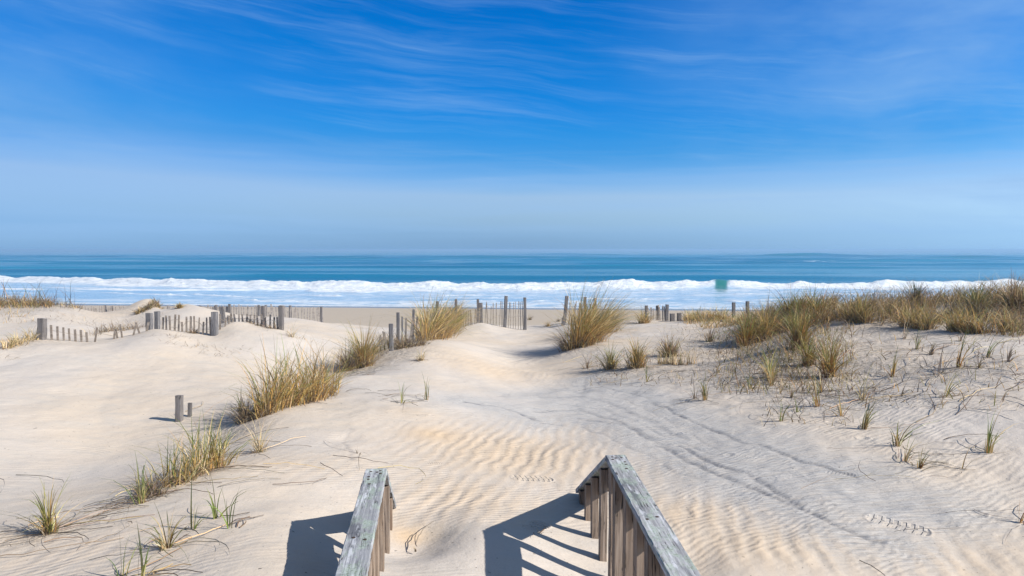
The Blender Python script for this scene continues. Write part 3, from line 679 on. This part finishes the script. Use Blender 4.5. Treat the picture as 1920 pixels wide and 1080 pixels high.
PAL = {
 'gold':  ([(GOLD, 4), (STRAW, 4), (BROWN, 1)], [(GREEN, 2), (OLIVE, 3), (STRAW, 3), (GOLD, 2)]),
 'goldgreen': ([(GOLD, 4), (STRAW, 3), (OLIVE, 1), (BROWN, 2)], [(GREEN, 2), (OLIVE, 3), (GOLD, 3), (STRAW, 3), (BROWN, 1)]),
 'green': ([(STRAW, 3), (GOLD, 2), (OLIVE, 1), (PALE, 1), (BROWN, 1)], [(GREEN, 4), (DGREEN, 2), (OLIVE, 2), (STRAW, 2)]),
 'sprig': ([(STRAW, 2), (OLIVE, 2), (GREEN, 2)], [(GREEN, 4), (DGREEN, 4)]),
 'dry':   ([(BROWN, 3), (GREY, 3), (STRAW, 1)], [(GREY, 3), (BROWN, 2), (STRAW, 2), (DARK, 1)]),
 'brush': ([(BROWN, 4), (OLIVE, 3), (GOLD, 2), (DARK, 1.5)], [(BROWN, 4), (GREY, 3), (STRAW, 3), (OLIVE, 1.5), (RUST, 1.5), (PALE, 1)]),
 'straw': ([(PALE, 3), (STRAW, 4)], [(STRAW, 3), (PALE, 2), (OLIVE, 1)]),
 'rust':  ([(RUST, 3), (GOLD, 2), (STRAW, 1)], [(OLIVE, 3), (RUST, 1), (GREEN, 3)]),
 'dark':  ([(DARK, 3), (BROWN, 2)], [(DARK, 2), (DGREEN, 2), (BROWN, 2)]),
}
def flat_blades(cx, cy, n_, Lr, r, palette, wid, az_mid=math.pi, az_sd=2.2, gz=None, spread=.1):
    """dead runners and fallen leaves lying in arcs, dark colours imitating stalk shadows"""
    K = 8; V = []; C = []; Q = []
    for i in range(n_):
        L = r.uniform(*Lr); a = r.normal(az_mid, az_sd); k = r.normal(0, 1.3)/L*.9
        x = cx+r.normal(0, spread); y = cy+r.normal(0, spread); c = pick(palette, 1, r)[0]; i0 = len(V)
        for j in range(K+1):
            t = j/K; lift = .05*math.sin(t*math.pi)*L*r.uniform(.3, 1)+.006
            w = wid*(1-.8*t); nx, ny = -math.sin(a), math.cos(a)
            z = float(ground(x, y))+lift
            V += [(x-nx*w/2, y-ny*w/2, z), (x+nx*w/2, y+ny*w/2, z+.004)]; C += [c, c]
            x += math.cos(a)*L/K; y += math.sin(a)*L/K; a += k*L/K
        for j in range(K): b = i0+2*j; Q.append((b, b+1, b+3, b+2))
    return np.array(V), np.array(Q), np.array(C)
def clump(name, label, cat, group, foot, hpx, wpx, n_, pal, seed, lean=.35, wid=.0075, line=None, curl=.25, flat=0, flatlen=(.2, .6), split=.45, wind=None, y0=2.5, deep=.6, tall=(.42, 1.06)):
    """foot (px, py) or line [(px,py),...]: where the plant is rooted; hpx/wpx measured size"""
    r = np.random.default_rng(seed)
    if line: pts = np.array([ground_px(a, b, y0) for a, b in line])
    else: pts = np.array([ground_px(foot[0], foot[1], y0)])
    c = pts.mean(0); Y = c[1]; Hh = hpx/FPX*Y; Wd = wpx/FPX*Y
    t = r.random(n_)
    if line:
        k = t*(len(pts)-1); i = np.minimum(k.astype(int), len(pts)-2); f = (k-i)[:, None]; base = pts[i]*(1-f)+pts[i+1]*f
    else: base = np.repeat(pts, n_, 0)
    rad = np.abs(r.normal(0, .5, n_)).clip(0, 1.2)*Wd*.28; th = r.uniform(0, 2*np.pi, n_)
    x = base[:, 0]+rad*np.cos(th); y = base[:, 1]+rad*np.sin(th)*deep; z = ground(x, y)-.03
    if Y > 7 and n_ > 80: wid *= 1.45
    um = vnoise(x*3.1+seed, y*3.1) if line else .5+0*x
    H = Hh*r.uniform(tall[0], tall[1], n_)*(.80+.48*um)*(1-.30*np.clip(rad/(Wd*.3+1e-6), 0, 1))*1.08
    az = th+r.normal(0, .6, n_); ln = np.abs(r.normal(lean, lean*.6, n_)).clip(0.02, 1.1)*(.5+.7*np.clip(rad/(Wd*.25+1e-6), 0, 1.2))
    if line: x = x+(um-.5)*0; 
    if wind is not None: 
        vx = np.cos(az)*ln+wind[0]; vy = np.sin(az)*ln+wind[1]; az = np.arctan2(vy, vx); ln = np.hypot(vx, vy).clip(0, 1.1)
    P0, P1 = PAL[pal]
    ln[::7] = (ln[::7]+.55).clip(0, 1.15); cu = np.abs(r.normal(curl, curl*.9, n_)).clip(0, .9); cu[::5] = (cu[::5]+.5).clip(0, 1.0)
    V, Q, C = blades(np.stack([x, y, z], 1), H, az, ln, cu, wid*r.uniform(.6, 1.3, n_), pick(P0, n_, r), pick(P1, n_, r), split+r.normal(0, .12, n_), r)
    if n_ > 40:          # short dead leaves round the foot, dark ones standing in for interior shade
        k = int(n_*.45); j = r.integers(0, n_, k)
        B2 = np.stack([x[j]+r.normal(0, Wd*.07, k), y[j]+r.normal(0, Wd*.06, k), z[j]], 1); B2[:, 2] = ground(B2[:, 0], B2[:, 1])-.02
        a, b, d = blades(B2, Hh*r.uniform(.15, .5, k), r.uniform(0, 6.28, k), r.uniform(.3, 1.2, k), r.uniform(0, .9, k), wid*r.uniform(.6, 1.2, k), pick(PAL['dry'][0]+[(DARK, 2), (STRAW, 2)], k, r), pick(PAL['dry'][1], k, r), .5+np.zeros(k), r)
        Q = np.concatenate([Q, b+len(V)]); V = np.concatenate([V, a]); C = np.concatenate([C, d])
    if flat:  # lying leaves, dark tones imitating thin shadows round the plant
        flat = max(2, int(flat*.6))
        a, b, d = flat_blades(c[0], c[1], flat, flatlen, r, [(BROWN, 2), (DARK, 2), (GREY, 2), (STRAW, 1)], max(.0045, wid*.6), spread=Wd*.2+.02)
        Q = np.concatenate([Q, b+len(V)]); V = np.concatenate([V, a]); C = np.concatenate([C, d])
    o = mesh_np(name, V-c, Q, M_GRASS); cattr(o, 'Col', C); o.location = c
    return tag(o, label, cat, group)

def make_grass():
    G = 'beach grass clumps on the dunes'
    big = [ # label, foot, hpx, wpx, n, palette, kwargs
     ('thick green and straw clump on the near ridge left of the left railing', None, 134, 95, 270, 'green', dict(line=[(300,915),(345,905),(385,885),(420,872)], lean=.22, wid=.010, flat=26, flatlen=(.3, .8), deep=.8)),
     ('dead brown tangle at the foot of the green clump near the left railing', (285,930), 60, 90, 130, 'dry', dict(lean=.7, wid=.008, flat=24, flatlen=(.3,.8))),
     ('wide golden clump with a green middle on the crest above the smooth hollow', None, 128, 85, 700, 'goldgreen', dict(line=[(488,783),(515,770),(550,760),(590,752),(622,738)], lean=.30, wid=.009, flat=12, deep=.9)),
     ('dry grey-brown fringe left of the wide golden clump on the crest', (462,790), 62, 60, 150, 'dry', dict(lean=.5, wid=.008, flat=16, flatlen=(.3,.9))),
     ('dark dead upright stalk bunch left of the wide golden clump', (452,782), 55, 14, 32, 'dark', dict(lean=.1, wid=.010)),
     ('thin straw-coloured bunch below the wide golden clump', (486,848), 72, 32, 60, 'straw', dict(lean=.3, wid=.007, flat=14, flatlen=(.3,.8))),
     ('compact gold tuft with green tips right of the wide clump on the crest', (682,688), 90, 66, 380, 'gold', dict(lean=.28, wid=.010)),
     ('grey dead brush beside the compact gold tuft', (652,694), 62, 46, 170, 'dry', dict(lean=.45, wid=.009)),
     ('brown scrubby growth around the low post of the central fence', None, 42, 40, 260, 'dry', dict(line=[(700,662),(730,655),(765,650)], lean=.6, wid=.010)),
     ('large golden mound of grass swallowing the central fence', None, 84, 85, 1300, 'gold', dict(line=[(795,640),(815,636),(835,630),(850,618)], lean=.45, wid=.012, wind=(.12,0))),
     ('bushy top of golden grass beside the tall fence posts', None, 62, 56, 560, 'gold', dict(line=[(815,615),(840,608),(862,603)], lean=.4, wid=.013, wind=(.2,0), y0=19)),
     ('grey flattened stems left of the golden mound', None, 28, 50, 160, 'dry', dict(line=[(745,655),(775,650),(800,645)], lean=1.0, wid=.012)),
     ('small sparse straw tuft in front of the golden mound', (789,676), 36, 34, 50, 'straw', dict(lean=.4, wid=.009, flat=8)),
     ('tall golden tuft leaning right on the right side of the sandy path', None, 128, 78, 950, 'gold', dict(line=[(1080,652),(1098,648),(1118,640)], lean=.32, wid=.012, wind=(.16,0))),
     ('wind-bent straw skirt behind the tall golden tuft', (1130,625), 84, 90, 460, 'straw', dict(lean=.5, wid=.012, wind=(.35,0), y0=18)),
     ('dead grey stems splayed left of the tall golden tuft', (1066,655), 55, 60, 120, 'dry', dict(lean=.75, wid=.011, wind=(-.3,0), flat=14, flatlen=(.5,1.3))),
     ('green tuft in front of the tall golden tuft, left of a pair', (1145,692), 58, 44, 120, 'green', dict(lean=.22, wid=.010, flat=14, flatlen=(.3,.9))),
     ('yellow-green tuft, right of a pair below the tall golden tuft', (1194,690), 64, 48, 190, 'goldgreen', dict(lean=.18, wid=.010, flat=14, flatlen=(.3,.9))),
     ('thin dark tuft left of the green tuft', (1102,690), 36, 30, 34, 'dry', dict(lean=.3, wid=.009, flat=10, flatlen=(.3,.9))),
     ('reddish tuft with twiggy top between sparse yellow-green clumps', (1255,668), 48, 66, 190, 'brush', dict(lean=.35, wid=.010, flat=10)),
     ('row of short straw stubs at the edge of the shaded hollow', None, 34, 30, 120, 'straw', dict(line=[(1235,682),(1265,684),(1305,682)], lean=.12, wid=.010, curl=.05)),
     ('scruffy low tuft in front of the buried right fence', (1207,606), 34, 46, 150, 'gold', dict(lean=.5, wid=.014, y0=18)),
     ('spiky dark tuft in the hollow left of the right grass slope', (1332,640), 44, 30, 70, 'dry', dict(lean=.3, wid=.010)),
     ('long low golden patch along the crest behind the hollow', None, 34, 60, 520, 'gold', dict(line=[(1285,600),(1320,602),(1360,600)], lean=.5, wid=.015, y0=18)),
     ('olive clump at the left edge of the right grass slope', None, 75, 50, 330, 'rust', dict(line=[(1395,650),(1410,640)], lean=.25, wid=.011)),
     ('bushy olive clump beside the shaded hollow', None, 72, 66, 450, 'goldgreen', dict(line=[(1425,640),(1440,628)], lean=.3, wid=.012)),
     ('tall rust and green clump on the slope below the dune crest', None, 100, 40, 210, 'rust', dict(line=[(1492,656),(1506,652)], lean=.18, wid=.009)),
     ('bright green-tipped clump lower on the right slope', None, 62, 30, 90, 'green', dict(line=[(1440,700),(1448,724)], lean=.15, wid=.010, flat=8)),
     ('tall thin clump with a rusty crown in the middle of the right slope', (1555,706), 92, 44, 120, 'rust', dict(lean=.22, wid=.010, flat=8)),
     ('rusty clump below the grassy crest', (1515,686), 66, 34, 110, 'rust', dict(lean=.2, wid=.009, flat=6)),
     ('low tan tuft on the left slope beside the first thick fence post', None, 30, 60, 300, 'straw', dict(line=[(10,655),(35,645),(68,634)], lean=.45, wid=.010)),
     ('tan brush caught on the broken laths of the left fence', None, 24, 30, 200, 'dry', dict(line=[(170,630),(215,620),(270,612)], lean=.7, wid=.010)),
     ('dark grass tuft on the small far dune beyond the left fence', None, 18, 20, 260, 'brush', dict(line=[(255,590),(278,580),(298,574)], lean=.5, wid=.02)),
     ('little green tuft on the far dune crest right of the dark one', (337,578), 14, 20, 90, 'goldgreen', dict(lean=.4, wid=.02, y0=20)),
     ('dry weed stems at the foot of the left fence post', (1090//3,625), 20, 30, 60, 'dry', dict(lean=.8, wid=.010)),
     ('brown weeds among the laths of the left fence', None, 22, 20, 120, 'dry', dict(line=[(430,602),(470,606),(520,618)], lean=.5, wid=.010)),
     ('pale dry sprays right of the tallest left fence post', (548,632), 40, 40, 40, 'straw', dict(lean=.6, wid=.007)),
     ('upright straw and green bunch at the lower left edge of the photo', (92,1000), 122, 38, 70, 'green', dict(lean=.18, wid=.009, flat=36, flatlen=(.25,.7))),
     ('small dry-footed green bunch below the near ridge', (314,1028), 118, 24, 26, 'green', dict(lean=.22, wid=.010, flat=22, flatlen=(.2,.6))),
     ('narrow green bunch on the left end of the near ridge', (264,944), 128, 20, 22, 'sprig', dict(lean=.1, wid=.009, flat=16, flatlen=(.2,.6))),
     ('faint yellow tuft in the middle of the gap beyond the path', (1028,612), 18, 26, 60, 'goldgreen', dict(lean=.5, wid=.012, y0=20)),
     ('small brown tuft beside the last gate post', (993,600), 14, 14, 50, 'brush', dict(lean=.4, wid=.016, y0=26)),
     ('dark sprig at the far edge of the beach gap', (1047,603), 12, 10, 40, 'dark', dict(lean=.4, wid=.016, y0=26)),
     ('bright green clump hanging over the sand edge of the right dune', (1885,622), 46, 26, 130, 'goldgreen', dict(lean=.2, wid=.010)),
     ('dark bushy clump at the right edge of the photo on the crest', None, 70, 40, 420, 'brush', dict(line=[(1890,590),(1930,585)], lean=.3, wid=.012)),
     ('green-topped clump standing above the right crest', (1832,585), 62, 44, 300, 'green', dict(lean=.3, wid=.010, y0=11)),
     ('dark green upright clump on top of the right crest', (1716,575), 56, 40, 260, 'dark', dict(lean=.25, wid=.010, y0=12)),
     ('yellow-green clump at the front of the right crest', None, 66, 40, 330, 'goldgreen', dict(line=[(1590,604),(1625,606)], lean=.3, wid=.010)),
     ('olive clump overhanging the pale sand of the right slope', None, 55, 40, 330, 'goldgreen', dict(line=[(1690,612),(1745,618)], lean=.35, wid=.010)),
     ('straw and olive clump above the curved sand edge', None, 62, 40, 360, 'gold', dict(line=[(1780,620),(1840,626)], lean=.35, wid=.010)),
     ('tall rust-brown clump on the left shoulder of the right dune', None, 66, 70, 620, 'rust', dict(line=[(1470,600),(1500,598),(1545,596)], lean=.3, wid=.011)),
    ]
    for i, (lab, foot, h, w, n_, pal, kw) in enumerate(big):
        clump('grass_clump', lab, 'beach grass', G, foot, h*(1.15 if h < 110 else 1.0), w, int(n_*(1.15 if n_ < 300 else .9)), pal, 100+i, **kw)
    sp = [ # px, py, height, n, palette, description
     (360,993,78,8,'sprig','single green shoot standing between the near ridge and the left railing shadow'),
     (405,972,68,9,'sprig','bent green shoot left of the broad-leaved one near the left railing shadow'),
     (431,990,88,8,'sprig','broad-leaved green shoot nearest the left railing shadow'),
     (230,1085,82,9,'sprig','dark green leaning shoot at the bottom edge, left of a pair'),
     (268,1085,95,14,'sprig','bright yellow-green shoot at the bottom edge, right of a pair'),
     (753,756,42,8,'sprig','small forked sprig in the bare sand left of the path'),
     (800,750,46,9,'green','small upright sprig right of the forked one in the bare sand'),
     (1322,750,48,26,'green','spreading sprig above the top of the long sand streaks'),
     (1303,748,40,8,'dry','thin dead sprig left of the spreading sprig'),
     (1406,730,36,12,'sprig','short sprig between the spreading sprig and the green-tipped clump'),
     (1463,790,46,9,'sprig','Y-shaped sprig on open sand at the foot of the right slope'),
     (1495,772,36,6,'sprig','single-bladed sprig right of the Y-shaped one'),
     (1532,762,64,22,'rust','tangled sprig with rusty base in the middle slope'),
     (1577,780,44,13,'green','small neat sprig left of the tall bright green one'),
     (1620,805,56,26,'green','tall bright green sprig on the lower right slope'),
     (1618,750,62,20,'straw','straw-based sprig just above the tall bright green one'),
     (1675,706,46,18,'rust','leaning sprig with a curved runner on the right slope'),
     (1720,655,42,16,'green','sprig standing alone on the pale bank of the right slope'),
     (1697,635,44,14,'dry','dry leaning sprig below the crest, left of the lone green one'),
     (1653,610,20,12,'dry','tiny dark sprig under the edge of the crest'),
     (1763,700,64,12,'dry','long thin bent stalk rising from a curved runner'),
     (1745,665,26,26,'dry','low brown spray high on the right slope'),
     (1798,690,70,26,'rust','tall leaning sprig with brown base on the right slope'),
     (1850,670,44,16,'sprig','leaning olive sprig near the right edge'),
     (1835,690,40,14,'dry','dry forked sprig in the pale sand near the right edge'),
     (1890,678,42,18,'dry','brown spreading sprig close to the right edge'),
     (1800,640,26,14,'dry','faint sprig just under the overhanging clumps'),
     (1772,745,50,12,'sprig','sprig at the end of a long curved runner'),
     (1683,836,64,24,'green','upright green sprig, tallest of the group on the lower right'),
     (1697,866,52,13,'green','leaning green sprig in front of the tallest of the group'),
     (1725,878,48,16,'rust','brown-footed sprig to the right of the leaning one'),
     (1804,880,46,4,'dry','single thin stalk standing between two green sprigs'),
     (1853,850,72,22,'green','dark green fountain-shaped sprig at the lower right'),
     (1690,742,24,8,'dry','short dead stubble among the hoof-like prints'),
     (1478,620,30,14,'rust','short rusty tuft by the left shoulder of the dune'),
     (1350,662,24,10,'dry','little dead sprig in the shaded hollow'),
     (1212,716,46,9,'sprig','thin sprig below the yellow-green tuft'),
     (1057,680,20,4,'straw','hair-thin stalk beside the sandy path'),
     (1910,980,50,8,'rust','twig-like sprig cut by the right edge of the photo'),
     (415,845,66,12,'sprig','thin green blades right of the near ridge clump'),
     (425,835,40,6,'sprig','short pale shoot behind the near ridge clump'),
     (1540,735,40,20,'brush','brown scrub under the tall thin clump'),
     (1482,745,30,16,'brush','low brown scrub left of the tall thin clump'),
     (780,1027,14,3,'dry','tiny dead twig beside the left railing'),
     (1010,1000,16,4,'dry','dead twig inside the shadow of the right railing'),
     (670,850,20,5,'dry','dead twig behind the end of the left railing'),
    ]
    for i, (px, py, h, n_, pal, lab) in enumerate(sp):
        h *= 1.45 if px > 1150 or h < 60 else (1.55 if px < 450 and py > 900 else 1.2); n_ = max(3, int(n_*.8))
        Y = ground_px(px, py)[1]
        clump('grass_sprig', lab, 'grass sprig', 'sprigs of beach grass on open sand', (px, py), h, h*.22, n_, pal, 400+i, lean=.16, wid=.013 if Y < 7 else .014, curl=.18, flat=(7 if h > 30 else 2), flatlen=(.15, .5) if Y < 7 else (.2, .8), wind=(.16, 0) if px > 1600 else None, tall=(.5, 1.0))
    # dense dune grass nobody could count
    r = np.random.default_rng(5)
    regs = [ # polygon-ish strips in pixels: (x0,x1, y of feet at x0,x1, depth range Y, count, height m, palette)
     (1560,1935,590,606,(12.0,17.5),5200,(.35,.80),'brush'),
     (1560,1935,590,606,(12.0,17.0),1100,(.3,.6),'goldgreen'),
     (1395,1570,610,596,(13.5,20.0),2600,(.35,.75),'brush'),
     (1440,1600,610,596,(13.0,16.0),900,(.35,.75),'rust'),
     (1395,1570,610,596,(13.5,18.0),900,(.3,.6),'goldgreen'),
     (1280,1400,600,600,(19.0,22.5),800,(.18,.40),'gold'),
    ]
    V = []; Q = []; C = []; off = 0
    def add(x, y, H, pal, lean, wid, curl=.35, wind=0.0):
        nonlocal off
        k = len(x); az = r.uniform(0, 2*np.pi, k); ln = np.abs(r.normal(lean, .25, k)).clip(.02, 1.1)
        vx = np.cos(az)*ln+wind; vy = np.sin(az)*ln; az = np.arctan2(vy, vx); ln = np.hypot(vx, vy).clip(0, 1.2)
        P0, P1 = PAL[pal]; b = np.stack([x, y, ground(x, y)-.03], 1)
        v, q, c = blades(b, H, az, ln, np.abs(r.normal(curl, .25, k)).clip(0, .9), wid*r.uniform(.6, 1.4, k), pick(P0, k, r), pick(P1, k, r), .5+r.normal(0, .15, k), r)
        V.append(v); Q.append(q+off); C.append(c); off += len(v)
    for (x0, x1, f0, f1, (ya, yb), cnt, (ha, hb), pal) in regs:
        px = r.uniform(x0, x1, cnt*2); y = r.uniform(ya, yb, cnt*2); x = (px-960)/FPX*y
        d = fbm(x*.9+3, y*.9+7, 3)+.5*fbm(x*3, y*3, 2); keep = d > -.07
        x, y, px = x[keep][:cnt], y[keep][:cnt], px[keep][:cnt]
        # keep the pale slope in front free of grass
        zz = ground(x, y); py = 468+(CAMZ-zz)/y*FPX
        lim = np.interp(px, [1280,1400,1470,1560,1600,1647,1747,1840,1935], [606,640,625,606,601,604,614,628,634])
        k = py < lim
        x, y = x[k], y[k]; H = r.uniform(ha, hb, len(x))*(1+.8*fbm(x*.7, y*.7, 2))
        add(x, y, H, pal, .42, .012, wind=.10)
    # scattered dead stalks over the shaded hollow and the right slope
    for (xa, xb, pa, pb, cnt, H0) in ((1340,1600,610,740,1800,(.08,.42)),(1380,1560,600,680,700,(.2,.5)),(1100,1340,655,725,420,(.06,.28)),(1600,1920,625,770,420,(.06,.34)),(1240,1420,608,660,300,(.08,.30)),(1420,1600,740,800,160,(.06,.25))):
        px = r.uniform(xa, xb, cnt); py = r.uniform(pa, pb, cnt)
        g = np.array([ground_px(a, b) for a, b in zip(px, py)]); add(g[:, 0], g[:, 1], r.uniform(*H0, cnt), 'dry' if pa > 640 else 'brush', .5, .011)
    # brown grass on the far left dune
    for (xa, xb, ya, yb, cnt, H0, pal) in ((-30,95,22.5,25,1100,(.22,.66),'brush'),(60,150,23,26,420,(.15,.42),'brush'),(-30,60,20,24,160,(.12,.3),'gold')):
        px = r.uniform(xa, xb, cnt); y = r.uniform(ya, yb, cnt); x = (px-960)/FPX*y; add(x, y, r.uniform(*H0, cnt), pal, .5, .015)
    px = r.uniform(-20, 140, 60); y = r.uniform(23, 25, 60); add((px-960)/FPX*y, y, r.uniform(.7, 1.25, 60), 'dark', .15, .018, .1)
    # dry weeds scattered over the left dune slopes
    for cx, cy, cnt, sd in ((110,600,40,.6),(130,590,36,.8),(25,600,16,.3),(70,585,26,.6),(150,600,30,.5),(365,652,30,.35),(395,655,36,.45),(330,632,30,.25),(410,665,16,.3),(20,672,10,.12),(560,632,26,.35),(250,600,16,.4),(190,610,24,.4)):
        g = ground_px(cx, cy); add(g[0]+r.normal(0, sd, cnt), g[1]+r.normal(0, sd*.6, cnt), r.uniform(.08, .26, cnt), 'dry', .9, .011)
    V = np.concatenate(V); Q = np.concatenate(Q); C = np.concatenate(C)
    o = mesh_np('dune_grass', V, Q, M_GRASS); cattr(o, 'Col', C)
    tag(o, 'mass of brown and olive dune grass and scattered dry stalks', 'dune grass', kind='stuff')
    # runners: fallen leaves and thin stems, darkened to double as fine stalk shadows
    V = []; Q = []; C = []; off = 0
    for (cx, cy, n_, Lr, sd, am) in ((60,990,18,(.3,.7),.25,math.pi),(200,980,16,(.3,.8),.3,0),(260,950,14,(.3,.7),.25,math.pi),(0,900,6,(.6,1.2),.2,0),(480,890,10,(.3,1.0),.3,0),(560,860,8,(.4,.9),.3,.2),
        (1130,705,16,(.3,1.0),.5,math.pi),(1260,705,16,(.4,1.2),.6,math.pi),(1500,740,18,(.4,1.3),.7,math.pi),(1640,750,16,(.5,1.5),.6,.3),(1750,720,20,(.5,1.6),.8,.3),(1760,770,8,(.5,1.2),.5,.5),(1700,870,10,(.4,1.0),.35,math.pi),(1850,880,8,(.4,1.0),.35,math.pi),
        (1860,980,6,(.4,.9),.3,math.pi),(1680,660,18,(.4,1.2),1.2,.2),(1850,660,14,(.4,1.2),.7,.2),(1420,690,24,(.4,1.2),.8,math.pi),(740,690,12,(.3,.9),.4,math.pi),(430,770,10,(.4,1.1),.3,0),(700,740,8,(.3,.9),.5,0),(1550,1050,1,(.3,.4),.1,-.6)):
        g = ground_px(cx, cy); a, b, d = flat_blades(g[0], g[1], max(1, int(n_*(.4 if cy > 840 else .8))), Lr, r, [(BROWN, 2), (DARK, 4), (GREY, 2), (STRAW, 1.5)], .0055 if g[1] < 8 else .009, az_mid=am, az_sd=.5, spread=sd)
        V.append(a); Q.append(b+off); C.append(d); off += len(a)
    V = np.concatenate(V); Q = np.concatenate(Q); C = np.concatenate(C)
    o = mesh_np('grass_runners', V, Q, M_GRASS); cattr(o, 'Col', C)
    tag(o, 'thin dead runners and fallen grass leaves across the sand, darkened to imitate stalk shadows', 'dead grass', kind='stuff')

# ------------------------------------------------------------------ haze
def make_haze():
    x, y0, y1, z0, z1 = 16000, -60, 9300, -14.0, 7.2
    V = [(-x, y0, z0), (x, y0, z0), (x, y1, z0), (-x, y1, z0), (-x, y0, z1), (x, y0, z1), (x, y1, z1), (-x, y1, z1)]
    F = [(0, 3, 2, 1), (4, 5, 6, 7), (0, 1, 5, 4), (1, 2, 6, 5), (2, 3, 7, 6), (3, 0, 4, 7)]
    me = bpy.data.meshes.new('haze'); me.from_pydata(V, [], F); o = link(bpy.data.objects.new('haze', me)); tag(o, 'thin sea haze over the water', 'haze', kind='stuff')
    m = bpy.data.materials.new('sea_haze'); m.use_nodes = True; t = NT(m.node_tree); t.N.clear()
    v = t.n('ShaderNodeVolumePrincipled', {'Color': (.43, .69, .96, 1), 'Density': HAZE, 'Anisotropy': .1}); o2 = t.n('ShaderNodeOutputMaterial'); t.L.new(v.outputs[0], o2.inputs[1]); me.materials.append(m)
HAZE = 0.0007

make_sand()
make_sea()
R0 = at(1135, 853, 4.65); L0 = at(725.5, 878, 4.5)
make_railing('right-hand weathered railing with pale green lichen along its broad cap board', R0, -.023, -1, .86, 1.74, 31)
make_railing('left-hand weathered railing with silvery grey cap board and dark nail holes', L0, -.12, 1, .80, 1.35, 47)
make_fences()
make_grass()
if HAZE: make_haze()
